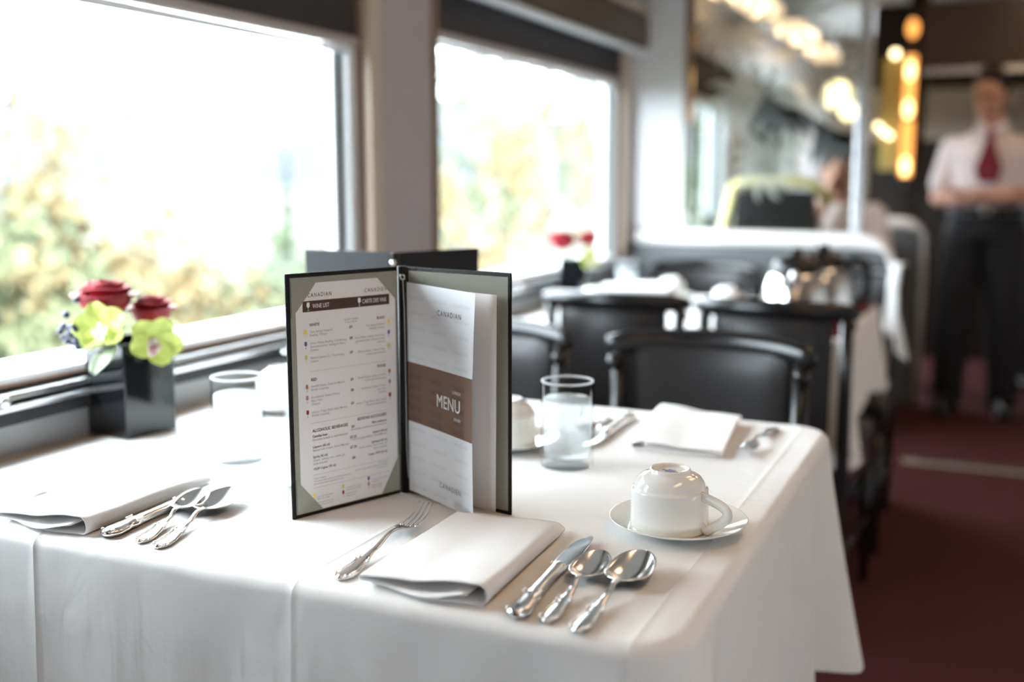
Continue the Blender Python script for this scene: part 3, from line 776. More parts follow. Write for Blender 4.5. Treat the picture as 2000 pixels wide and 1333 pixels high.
# the wine list page
pg = MB(); pg.prism([(px0, py0), (px1, py0), (px1, py1), (px0, py1)], 'z', .0008, .0012, 0)
WLM = ['paper', 'ink', 'ink_soft', 'ink_brown', 'band_brown', 'paper_bright', 'icon_yellow', 'icon_blue', 'icon_lime', 'icon_orange', 'icon_mauve', 'icon_red']
PWD = px1-px0; Z = .00135
def X(u): return px0+PWD*u
def Y(v): return py1-(py1-py0)*v            # v down from the page top
pg.add([(X(.065), Y(.123), Z), (X(.935), Y(.123), Z), (X(.935), Y(.076), Z), (X(.065), Y(.076), Z)], [(0,1,2,3)], 4, False)
put_text(pg, ':CANADIAN', X(.100), Y(.060), .0068, 3, bold=.00010, spacing=1.35, z=Z, fit=.0350)
put_text(pg, ':CANADIEN', X(.910), Y(.060), .0068, 3, 'RIGHT', bold=.00006, spacing=1.35, z=Z, fit=.0350)
glass_icon(pg, X(.118), Y(.118), .0098, 5, Z+.0001); glass_icon(pg, X(.622), Y(.118), .0098, 5, Z+.0001)
put_text(pg, 'WINE LIST', X(.158), Y(.1085), .0072, 5, z=Z+.0001, fit=.0235)
put_text(pg, 'CARTE DES VINS', X(.903), Y(.1085), .0072, 5, 'RIGHT', z=Z+.0001, fit=.0360)
def L_(u, v, s, mi=2, bold=.00003, size=.0041): put_text(pg, s, X(u), Y(v), size, mi, 'LEFT', bold, .88, 1.0, Z)
def R_(u, v, s, mi=2, bold=.00002, size=.0041): put_text(pg, s, X(u), Y(v), size, mi, 'RIGHT', bold, .80, 1.0, Z)
def C_(u, v, s, mi=1, bold=.00012, size=.0045): put_text(pg, s, X(u), Y(v), size, mi, 'CENTER', bold, 1.0, 1.0, Z)
def icon(u, v, mi, h=.0085): glass_icon(pg, X(u), Y(v), h, mi, Z)
def rule(v): pg.add([(X(.115), Y(v), Z), (X(.90), Y(v), Z), (X(.90), Y(v)+.0003, Z), (X(.115), Y(v)+.0003, Z)], [(0,1,2,3)], 2, False)
C_(.535, .176, 'GLASS / VERRE', 2, .00002, .0032); C_(.535, .188, '5 oz / 150 ml', 2, .00002, .0032)
L_(.125, .186, 'WHITE', 3, .00014, .0050); R_(.885, .186, 'BLANC', 3, .00014, .0048)
L_(.125, .214, 'Cave Spring Vineyard,'); L_(.125, .229, 'Riesling, Ontario'); C_(.53, .212, '$9'); R_(.885, .214, 'Cave Spring Vineyard,'); R_(.885, .229, 'Riesling (Ontario)')
icon(.085, .230, 6); icon(.925, .224, 6)
L_(.125, .264, 'Union White, Riesling, Chardonnay,'); L_(.125, .279, 'Gewurztraminer, Sauvignon Blanc,'); L_(.125, .294, 'Ontario'); C_(.53, .262, '$8')
R_(.885, .264, 'Union White, riesling, chardonnay,'); R_(.885, .279, 'gewurztraminer, sauvignon blanc,'); R_(.885, .294, '(Ontario)'); icon(.085, .281, 7); icon(.925, .272, 7)
L_(.125, .328, 'Pillitteri Estates D.J. Chardonnay,'); L_(.125, .343, 'Ontario'); C_(.53, .326, '$9'); R_(.885, .328, 'Pillitteri Estates, Twenty Valley,'); R_(.885, .343, 'chardonnay (Ontario)'); icon(.085, .340, 8); icon(.925, .332, 8)
rule(.382)
L_(.125, .424, 'RED', 3, .00014, .0050); R_(.885, .406, 'ROUGE', 3, .00014, .0048)
L_(.125, .452, 'Sandhill Estate, Cabernet Merlot,'); L_(.125, .467, 'British Columbia'); C_(.53, .448, '$9'); R_(.885, .446, 'Sandhill Estate, cabernet merlot'); R_(.885, .461, '(Colombie-Britannique)'); icon(.085, .468, 9); icon(.925, .452, 9)
L_(.125, .500, 'Konzelmann Estate Winery,'); L_(.125, .515, 'Baco Noir,'); L_(.125, .530, 'Ontario'); C_(.53, .496, '$8'); R_(.885, .496, 'Konzelmann Estate Winery,'); R_(.885, .511, 'baco noir,'); R_(.885, .526, '(Ontario)'); icon(.085, .516, 10); icon(.925, .500, 10)
L_(.125, .566, 'Jackson-Triggs Black Label, Merlot,'); L_(.125, .581, 'British Columbia'); C_(.53, .556, '$9'); R_(.885, .560, 'Jackson-Triggs Black Label, merlot'); R_(.885, .575, '(Colombie-Britannique)'); icon(.085, .580, 11); icon(.925, .562, 11)
rule(.610)
L_(.125, .650, 'ALCOHOLIC BEVERAGES', 3, .00014, .0052); R_(.885, .634, 'BOISSONS ALCOOLIS\u00c9ES', 3, .00014, .0050)
L_(.125, .674, 'Canadian beer', 1, .00012); L_(.125, .689, 'Domestic brands or microbrewed'); C_(.53, .662, '$6'); R_(.885, .660, 'Bi\u00e8re canadienne', 1, .0001); R_(.885, .675, 'Domestique nationale ou microbrasserie')
L_(.125, .721, 'Liqueurs (45 ml)', 1, .0001); L_(.125, .736, 'Baileys Irish Cream, Grand Marnier'); C_(.53, .710, '$7.25'); R_(.885, .706, 'Liqueurs (45 ml)', 1, .0001); R_(.885, .721, 'Cr\u00e8me irlandaise Baileys, Grand Marnier')
L_(.125, .766, 'Spirits (45 ml)', 1, .0001); L_(.125, .781, 'Scotch, whisky, rum, vodka, gin'); L_(.125, .796, 'Soda included'); C_(.53, .756, '$7.25'); R_(.885, .751, 'Spiritueux (45 ml)', 1, .0001); R_(.885, .766, 'Scotch, whisky, rhum, vodka, gin'); R_(.885, .781, 'boisson gazeuse')
L_(.125, .820, 'VSOP Cognac (45 ml)', 1, .0001); C_(.53, .806, '$8'); R_(.885, .806, 'Cognac VSOP (45 ml)', 1, .0001)
rule(.842)
L_(.125, .862, 'Taxes included', 2, 0, .0032); L_(.125, .874, 'The responsible service of alcoholic beverages', 2, 0, .0032); L_(.125, .886, 'by train personnel is governed by law', 2, 0, .0032)
R_(.885, .852, 'Taxes incluses', 2, 0, .0032); R_(.885, .864, 'Le service responsable des boissons alcoolis\u00e9es', 2, 0, .0032); R_(.885, .876, 'est r\u00e9gi par la loi', 2, 0, .0032)
rule(.900)
for u, v, mi, a, b in ((.125, .945, 6, 'Light and fresh white', 'Blanc vif et l\u00e9ger'), (.125, .972, 9, 'Fruity and round red', 'Rouge fruit\u00e9 et rond'), (.415, .935, 8, 'Aromatic and round', 'Aromatique et rond'),
                       (.415, .962, 11, 'Full bodied red', 'Rouge cors\u00e9'), (.68, .925, 7, 'Fruity and vibrant white', 'Fruit\u00e9 et vif'), (.68, .952, 10, 'Supple and light', 'Souple et l\u00e9ger')):
    icon(u, v+.006, mi, .0075); L_(u+.03, v, a, 2, 0, .0030); L_(u+.03, v+.011, b, 2, 0, .0030)
o = pg.build('wine_list_page', WLM, mt); o.matrix_local = FL
o['label'] = 'white wine list page with brown heading band'
# right side: lunch menu booklet held by an elastic cord
rp = MB(); rp.grid(lambda u, v: (.012+.143*u, .0045+.262*v, 0.0012+.012*u*u*(1-.25*v)), 12, 4, 0)
o = rp.build('booklet_back_leaf', 'paper', mt); o.matrix_local = FR; k = o.modifiers.new('s', 'SOLIDIFY'); k.thickness = .0005
def warp(x, y, z):
    u = (x-.010)/.134; v = (y-.005)/.268
    off = .003 + .030*u + .010*u*u*(1-v) + .006*u*math.sin(v*2.5)
    return (x, y-.003*u, off+z)
bk = MB(); bk.grid(lambda u, v: warp(.010+.134*u, .005+.268*v, 0), 16, 24, 0)
for a, b2, mi in ((.092, .168, 2),):
    bk.grid(lambda u, v: warp(.010+.134*u, .005+a+(b2-a)*v, .0003), 16, 10, mi)
for i in range(14):
    for j in range(3):
        yy = .012+.0185*i
        if .088 < yy < .170: continue
        put_text(bk, 'CANADIAN', .014+.045*j, yy, .0062, 1, spacing=1.2, z=.0002, warp=warp, sx=.85)
for j, s in enumerate(('CANADIAN', 'CANADIEN', 'CANADIAN')):
    for i in range(5):
        put_text(bk, s, .013+.045*j, .099+.0135*i, .0105, 3, spacing=1.0, z=.0005, warp=warp, sx=.45)
put_text(bk, ':CANADIAN', .120, .239, .0092, 4, 'RIGHT', .00005, .78, 1.35, .0006, warp)
put_text(bk, 'CANADIEN:', .122, .026, .0090, 5, 'RIGHT', .0, .78, 1.35, .0006, warp)
for dx, dy in ((0, 0), (.0005, 0), (.0005, .0004), (0, .0004)):
    put_text(bk, 'MENU', .1205+dx, .127+dy, .0225, 6, 'RIGHT', .0, .78, 1.04, .0007+dx*.1+dy*.2, warp)
put_text(bk, 'LUNCH', .121, .149, .0054, 6, 'RIGHT', .0, .90, 1.0, .0007, warp)
put_text(bk, 'D\u00ceNER', .121, .1165, .0054, 6, 'RIGHT', .0, .90, 1.0, .0007, warp)
o = bk.build('booklet_cover', ['paper_bright', 'ink_pale', 'cover_brown', 'cover_brown_dark', 'ink', 'ink_soft', 'paper_bright'], mt); o.matrix_local = FR
o['label'] = 'white booklet cover with brown MENU band'
# eyelets and elastic cord along the spine
cord = MB(); cord.tube([(0.002, 0, .022), (.0025, -.0045, .06), (.0025, -.0045, .15), (.002, -.0045, .24), (.001, -.0055, .276)], .0007, 6)
cord.build('elastic_cord', 'ink_soft', mt, loc=(.006, -.005, 0))
ey = MB()
q = Matrix.Translation((.004, -.0062, .279)) @ Euler((PI/2, 0, .2)).to_matrix().to_4x4()
ey.lathe([(.0018, -.001), (.0018, .0012), (.0030, .0018), (.0040, .0010), (.0040, -.001)], 20, 0, q); ey.build('eyelet', 'chrome', mt)
# second folder, backs towards the camera
S2 = (-.812, 1.368)
m2, F2L, F2R, _ = folder('black menu folder standing open behind the wine list, its back towards the camera', S2, (-.752, 1.524), (-.977, 1.381), 'black menu folders')
flat_prism([(.005, .005), (PW-.010, .005), (PW-.010, PH-.005), (.005, PH-.005)], .0001, .0006, F2L, 'lining', 'folder_linen', m2)
flat_prism([(.011, .005), (PW-.004, .005), (PW-.004, PH-.005), (.011, PH-.005)], .0001, .0006, F2R, 'lining', 'folder_linen', m2)
ey = MB(); q = Matrix.Translation((.001, -.0062, .2775)) @ Euler((PI/2, 0, .2)).to_matrix().to_4x4()
ey.lathe([(0, .0030), (.0025, .0026), (.0045, .0012), (.0045, -.001)], 18, 0, q); ey.build('eyelet', 'chrome', m2)

# ================================================================ FLOWERS
def make_vase(label, loc, rz, s=.088, h=.152):
    t = thing('flower_vase', label, 'vase', loc, rz, 'square black vases')
    mb = MB(); a = s/2; b = a-.004
    vs = [(x*a, y*a, 0) for x, y in ((-1,-1),(1,-1),(1,1),(-1,1))] + [(x*a*1.01, y*a*1.01, h) for x, y in ((-1,-1),(1,-1),(1,1),(-1,1))] + \
         [(x*b, y*b, h) for x, y in ((-1,-1),(1,-1),(1,1),(-1,1))] + [(x*b, y*b, .012) for x, y in ((-1,-1),(1,-1),(1,1),(-1,1))]
    fs = [(3,2,1,0), (12,13,14,15)]
    for k in range(4):
        n = (k+1)%4
        fs += [(k, n, 4+n, 4+k), (4+k, 4+n, 8+n, 8+k), (8+k, 8+n, 12+n, 12+k)]
    mb.add(vs, fs, 0, False); mb.build('body', 'vase_black', t, bevel=.005)
    return t
VL = (-1.242, 1.268, ZT1)
vz = make_vase('glossy black square vase of roses and orchids beside the big window', VL, math.radians(-9), .095, .150)
def petal(mb, base, direction, up, ln, wd, cup, curl, nu=8, nv=8, mi=0):
    d = V(direction).normalized(); u0 = V(up); u0 = (u0-d*u0.dot(d)).normalized(); s = d.cross(u0)
    def fn(a, b):
        t = a; w = wd*(math.sin(PI*min(1, .08+.84*t))**.75); x = (b-.5)*2
        return V(base)+d*(ln*t)+s*(w*x)+u0*(cup*(x*x)*w + curl*t*t*ln + .02*ln*math.sin(t*6+x*3))
    mb.grid(fn, nu, nv, mi)
def make_rose(label, top, vase_loc, r=.026, h=.052, seed=1):
    rnd = random.Random(seed)
    base = V(top)-V((0, 0, h))
    t = thing('rose', label, 'rose', base, 0, 'dark red roses')
    mb = MB()
    for layer, (n, rr, hh, op) in enumerate([(3, .30, .98, .0), (4, .48, 1.0, .04), (5, .70, .98, .10), (5, .92, .90, .24), (5, 1.06, .78, .42)]):
        for k in range(n):
            a0 = 2*PI*k/n + layer*.9 + rnd.uniform(-.2, .2); span = 2*PI/n*1.35
            def fn(u, v, a0=a0, span=span, rr=rr, hh=hh, op=op):
                a = a0+span*(v-.5); z = h*hh*u*(1-.10*(2*v-1)**2*u)
                R = r*rr*(.45+.62*math.sin(PI*.5*min(1, u*1.5))) + r*op*smooth(.65, 1, u)*.9
                return (R*math.cos(a), R*math.sin(a), z - h*op*.35*smooth(.8, 1, u))
            mb.grid(fn, 9, 8)
    o = mb.build('bloom', 'rose_red', t); k = o.modifiers.new('s', 'SOLIDIFY'); k.thickness = .0009
    mb = MB()
    for k in range(5): a = 2*PI*k/5; petal(mb, (0, 0, .002), (math.cos(a), math.sin(a), -.1), (0, 0, 1), .022, .005, .2, .1)
    mb.build('sepals', 'stem_green', t)
    foot = V(vase_loc)-base+V((0, 0, .02)); foot.x *= .8; foot.y *= .8
    MB().tube([(0, 0, .003), (foot.x*.4, foot.y*.4, foot.z*.4), tuple(foot)], .0026, 8).build('stem', 'stem_green', t)
    return t
def make_orchid(label, c, face, vase_loc, s=.042, group='green orchids', roll=0, seed=1):
    t = thing('orchid', label, 'orchid', c, 0, group)
    f = V(face).normalized(); up = V((0, 0, 1)); up = (up-f*up.dot(f)).normalized(); sd = f.cross(up)
    up, sd = up*math.cos(roll)+sd*math.sin(roll), sd*math.cos(roll)-up*math.sin(roll)
    for k, (a, l, w) in enumerate([(90, 1.0, .48), (18, 1.05, .50), (162, 1.05, .50), (-40, .95, .46), (220, .95, .46)]):
        d = up*math.sin(math.radians(a))+sd*math.cos(math.radians(a))+f*.25
        mb = MB(); petal(mb, (0, 0, 0), d, f, s*l, s*w, .35, .12)
        o = mb.build('petal', 'orchid', t); q = o.modifiers.new('s', 'SOLIDIFY'); q.thickness = .0010
    mb = MB(); petal(mb, f*.004, f*.9-up*.55, up, s*.62, s*.26, .7, -.35, mi=0)
    for i in range(5): mb.ball(f*(.014+.003*i)-up*(.006+.003*i)+sd*(.004*((i % 3)-1)), .0022, 6, 5, 1)
    mb.ball(f*.010+up*.003, (.004, .004, .006), 8, 6, 0)
    o = mb.build('lip', ['orchid_lip', 'orchid_spot'], t); q = o.modifiers.new('s', 'SOLIDIFY'); q.thickness = .0010
    foot = (V(vase_loc)-V(c))*.8+V((0, 0, .03))
    MB().tube([f*-.002, f*-.02+foot*.3, foot], .0022, 8).build('stem', 'stem_green', t)
    return t
CAMD = V((.62, -.75, .1))
make_rose('large dark red rose at the top left of the near vase', (-1.258, 1.240, .996), VL, .034, .058, 2)
make_rose('smaller dark red rose at the right of the near vase', (-1.222, 1.300, .968), VL, .026, .052, 5)
make_orchid('pale green orchid on the left front of the near vase', (-1.232, 1.206, .925), (.45, -.85, .25), VL, .042, roll=.25)
make_orchid('pale green orchid drooping over the right front of the near vase', (-1.186, 1.262, .900), (.80, -.55, .05), VL, .043, roll=-.5)
t = MB()
petal(t, (0, 0, 0), (.25, -.8, -.55), (.3, -.3, 1), .075, .014, .25, .1); petal(t, (.004, 0, 0), (-.55, -.7, .2), (0, 0, 1), .05, .014, .25, -.5)
o = t.build('grey_leaf', 'leaf_silver', loc=(-1.232, 1.235, .905)); q = o.modifiers.new('s', 'SOLIDIFY'); q.thickness = .0008
o.location = (-1.222, 1.215, .902)
tag(o, 'grey green leaves over the front left rim of the near vase', 'leaf')
t = thing('berry_sprig', 'sprig of dark blue berries at the left of the near vase', 'berries', (-1.262, 1.190, .915))
mb = MB(); rnd = random.Random(8)
for i in range(24):
    mb.ball((rnd.gauss(-.008, .009), rnd.gauss(-.006, .007), rnd.gauss(.006, .013)), rnd.uniform(.005, .0075), 8, 6)
mb.build('berries', 'berry', t)
MB().tube([(-.012, -.006, .01), (.008, .012, -.006), (.035, .07, -.05), (.04, .08, -.12)], .0016, 6).build('stem', 'stem_green', t)
# second vase, far table
VL2 = (-1.225, 3.175, ZT1)
make_vase('black square vase of roses by the second window, on the second table', VL2, math.radians(20), .085, .150)
make_rose('pinkish red rose at the left of the far vase', (-1.255, 3.155, .990), VL2, .036, .060, 3)
make_rose('dark red rose at the right of the far vase', (-1.185, 3.20, .990), VL2, .026, .05, 4)
make_orchid('pale green orchid low on the right of the far vase', (-1.17, 3.155, .90), (.7, -.6, .1), VL2, .036, roll=.2)

# ================================================================ CHAIRS (front faces +y, origin on the floor)
def make_chair(label):
    t = thing('dining_chair', label, 'chair', group='black dining chairs'); t.scale = (.95, 1, 1)
    W = .205
    def bow(x): return -.215-.075*(1-(x/.215)**2)
    MB().box(-.205, .205, -.18, .215, .425, .485).build('seat', 'black_leather', t, bevel=.022)
    MB().box(-.200, .200, -.175, .208, .375, .4245).build('seat_frame', 'black_wood', t, bevel=.006)
    for s in (-1, 1):
        MB().tube([(s*.185, .19, .374), (s*.188, .20, .2), (s*.190, .205, .001)], [(.020, .020), (.017, .017), (.013, .013)], 10).build('leg', 'black_wood', t)
        MB().tube([(s*.180, -.275, .001), (s*.182, -.235, .22), (s*.184, -.20, .44), (s*.186, -.222, .62), (s*.188, -.236, .820)], [.014, .018, .019, .018, .016], 10).build('leg', 'black_wood', t)
        MB().ball((s*.192, -.212, .795), (.016, .016, .016), 12, 8).build('knob', 'black_wood', t)
        MB().tube([(s*.187, -.235, .20), (s*.190, .19, .20)], .010, 8).build('stretcher', 'black_wood', t)
    pts = []
    for k in range(21): x = -.212+.424*k/20; pts.append((x, bow(x)-.004, .836-.008*abs(x/.21)**2))
    rad = [(.017, .024)]*21; rad[0] = rad[-1] = (.011, .016); rad[1] = rad[-2] = (.015, .021)
    MB().tube(pts, rad, 12).build('top_rail', 'black_wood', t)
    mb = MB()
    def face(sgn):
        def fn(u, v):
            x = -.155+.31*u; z = .505+.318*v
            e = (1-abs(2*u-1)**6)*(1-abs(2*v-1)**6)
            return (x, bow(x)*.86-.030+sgn*(.006+.018*e)-.006*math.sin(v*3), z)
        return fn
    mb.grid(face(1), 16, 14); mb.grid(face(-1), 16, 14)
    o = mb.build('back_cushion', 'black_leather', t)
    return t
ch = make_chair('black leather chair facing the camera at the far right of the near table'); ch.location = (-.462, 1.690, 0); ch.rotation_euler = (0, 0, PI-.05)
ch.location = (-.500, 1.745, 0)
dup(ch, (-.970, 1.75, 0), PI, 'black leather chair behind the near table, half hidden by the open menu')
dup(ch, (-.925, 2.915, 0), .03, 'black chair with its back to the camera, below the second vase')
dup(ch, (-.482, 2.905, 0), -.05, 'black chair with its back to the camera, below the coffee pots')
dup(ch, (-.960, 3.56, 0), PI, 'black chair at the far side of the second table, by the window')
dup(ch, (-.470, 3.56, 0), PI, 'black chair at the far side of the second table, by the aisle')

# ================================================================ SECOND TABLE
Z2 = ZT1+.0006
mb = MB(); mb.grid(lambda u, v: (-.66+.312*u+.008*math.sin(v*9), 2.77+.80*v, Z2+.0045+.0015*math.sin(u*23+v*9)), 24, 30)
o = mb.build('table_topper', 'burgundy'); q = o.modifiers.new('s', 'SOLIDIFY'); q.thickness = .003
tag(o, 'dark burgundy cloth lying under the coffee pots on the second table', 'cloth')
def make_pot(label, loc, rz):
    t = thing('coffee_pot', label, 'coffee pot', loc, rz, 'steel coffee pots'); t.scale = (1.12, 1.12, 1.18)
    MB().lathe([(0, .0), (.082, .0), (.085, .004), (.0835, .03), (.076, .075), (.066, .105), (.060, .114), (0, .114)], 40).build('body', 'steel_pot', t)
    MB().lathe([(.0605, .1142), (.062, .120), (.056, .138), (.040, .150), (.020, .153), (.016, .166), (.012, .172), (0, .172)], 32).build('lid', 'black_wood', t)
    MB().tube([(.058, 0, .118), (.080, 0, .138), (.108, 0, .128), (.118, 0, .085), (.112, 0, .040), (.088, 0, .022)], [(.008, .011)]*6, 10).build('handle', 'black_wood', t)
    MB().tube([(-.066, 0, .095), (-.082, 0, .112), (-.092, 0, .120)], [(.014, .016), (.010, .012), (.007, .009)], 10).build('spout', 'steel_pot', t)
    return t
pt = make_pot('left steel coffee pot with a black lid on the second table', (-.505, 3.03, Z2+.0075), 1.7)
dup(pt, (-.465, 3.26, Z2+.0075), .1, 'right steel coffee pot with a black handle, nearer the aisle, on the second table')
# cups, saucers, napkins on the second table
def farcup(x, y, rz, lab, sl, cup=True):
    s = sa0.copy(); C.objects.link(s); s.location = (x, y, Z2); s['label'] = sl
    if cup: dup(cup0, (x, y, Z2+.005), rz, lab)
farcup(-1.105, 3.03, 2.2, 'upturned white cup on the second table, right of the far vase', 'white saucer under a cup right of the far vase')
farcup(-.98, 3.45, 2.0, 'upturned white cup at the far side of the second table, right of the napkin stack', 'white saucer right of the napkin stack on the second table')
farcup(-.74, 3.22, 1.0, 'upturned white cup on the second table, left of the coffee pots', 'white saucer left of the coffee pots')
for i, lab in enumerate(('bottom napkin of the white stack behind the left dark chair back', 'middle napkin of the white stack behind the left dark chair back', 'top napkin of the white stack behind the left dark chair back')):
    n = np0.copy(); C.objects.link(n); n.location = (-.925, 3.20, Z2+.0004+.0240*i); n.rotation_euler = (0, 0, PI/2+.02*i); n['label'] = lab
n = np0.copy(); C.objects.link(n); n.location = (-.92, 3.30, Z2+.0004); n.rotation_euler = (0, 0, -.1); n['label'] = 'folded white napkin left of the coffee pots on the second table'
g = dup(g0, (-1.14, 3.46, Z2), .3, 'tumbler of iced water at the far side of the second table')
# napkin hung over the aisle chair of the far side
def hung(u, v):
    s = (v-.5)*2
    x = -.318+.045*u*(.4+.6*abs(s)) + .012*math.sin(u*9+v*5); 
    if v < .3: z = .866+.006*math.sin(v/.3*PI); y = 3.86-.09*v/.3
    else:
        q = (v-.3)/.7; z = .866-.33*q*(1-.35*(1-u)); y = 3.77-.02*q+.03*u*q
    return (x+.02*v*u, y-.02*u, z)
o = MB().grid(hung, 12, 24).build('hanging_napkin', 'napkin_cotton'); q = o.modifiers.new('s', 'SOLIDIFY'); q.thickness = .002
tag(o, 'white napkin hung over the aisle end of the far chair back at the second table', 'napkin')
# waiter cloth draped over the aisle edge of the second table

# ================================================================ PEOPLE
def body_mesh(name, build, mname, parent, voxel=.009, smooth_it=6):
    o = build.build(name, mname, parent)
    r = o.modifiers.new('r', 'REMESH'); r.mode = 'VOXEL'; r.voxel_size = voxel; r.use_smooth_shade = True
    s = o.modifiers.new('s', 'SMOOTH'); s.factor = .5; s.iterations = smooth_it
    return o
def limb(mb, pts, rads, seg=12):
    # resample so the taper is smooth; ball ends
    P = [V(p) for p in pts]; out = []; rr = []
    for i in range(len(P)-1):
        for k in range(6):
            t = k/6; out.append(P[i].lerp(P[i+1], t)); rr.append(rads[i]+(rads[i+1]-rads[i])*t)
    out.append(P[-1]); rr.append(rads[-1]); mb.tube(out, rr, seg)
    for p, r in zip(P, rads): mb.ball(p, r, 10, 8)
def head_shape(mb, c, tilt, yaw):
    mx = Matrix.Translation(c) @ Euler((tilt, 0, yaw)).to_matrix().to_4x4()   # face towards -y
    mb.ball((0, .008, .035), (.074, .092, .088), 18, 12, 0, mx)
    mb.ball((0, -.028, -.03), (.058, .062, .075), 16, 10, 0, mx)
    mb.ball((0, -.055, -.085), (.026, .024, .022), 10, 8, 0, mx)
    mb.tube([(0, -.082, .025), (0, -.098, -.005), (0, -.102, -.022)], [.008, .011, .014], 8, 0, True, None, mx)
    for s in (-1, 1):
        mb.ball((s*.076, .008, .0), (.010, .018, .028), 8, 8, 0, mx); mb.ball((s*.036, -.068, -.02), (.022, .018, .022), 8, 8, 0, mx)
        mb.ball((s*.032, -.078, .034), (.022, .012, .009), 8, 6, 0, mx)
    return mx
def face_parts(parent, mx):
    for s in (-1, 1):
        MB().ball((s*.031, -.079, .014), (.011, .008, .006), 10, 6, 0, mx).build('eye', 'eye_dark', parent)
        MB().tube([(s*.016, -.089, .032), (s*.033, -.090, .038), (s*.050, -.080, .032)], [.003, .004, .003], 6, 0, True, None, mx).build('eyebrow', 'hair', parent)
    MB().ball((0, -.088, -.050), (.022, .008, .007), 10, 6, 0, mx).build('lips', 'lip', parent)
def hair_cap(parent, mx, m='hair'):
    mb = MB(); mb.ball((0, .020, .055), (.081, .092, .080), 18, 12, 0, mx)
    rnd = random.Random(4)
    for i in range(26):
        a = rnd.uniform(0, 2*PI); r = rnd.uniform(.2, 1)
        x = .068*r*math.cos(a); y = .015+.075*r*math.sin(a); mb.ball((x, y, .098+.024*(1-r*r)+rnd.uniform(-.008, .010)), rnd.uniform(.014, .024), 8, 6, 0, mx)
    for s in (-1, 1): mb.ball((s*.070, .02, .02), (.014, .035, .035), 8, 8, 0, mx)
    mb.ball((.012, -.045, .105), (.05, .025, .018), 10, 8, 0, mx)
    return body_mesh('hair', mb, m, parent, .007, 3)
def hand(mb, wrist, d, n, s=1.0, curl=.5, side=1):
    d = V(d).normalized(); n = V(n); n = (n-d*n.dot(d)).normalized(); w = d.cross(n)*side
    P = V(wrist)
    for q in (-.026, -.008, .010, .026): limb(mb, [P, P+d*.085*s+w*q*s], [.016*s, .012*s], 8)
    for i, (q, l) in enumerate(((-.028, .058), (-.009, .074), (.011, .080), (.030, .072))):
        k = P+d*.085*s+w*q*s; a = k+(d*math.cos(curl*.5)+n*math.sin(curl*.5))*l*.45*s; b = a+(d*math.cos(curl)+n*math.sin(curl))*l*.3*s; c = b+(d*math.cos(curl*1.5)+n*math.sin(curl*1.5))*l*.25*s
        limb(mb, [k, a, b, c], [.0095*s, .0090*s, .0085*s, .0075*s], 8)
    th = P+d*.03*s+w*.030*s; limb(mb, [P+d*.012*s+w*.015*s, th+d*.01*s+w*.012*s, th+d*.045*s+w*.022*s+n*.012, th+d*.068*s+w*.018*s+n*.02], [.016*s, .013*s, .0105*s, .008*s], 8)

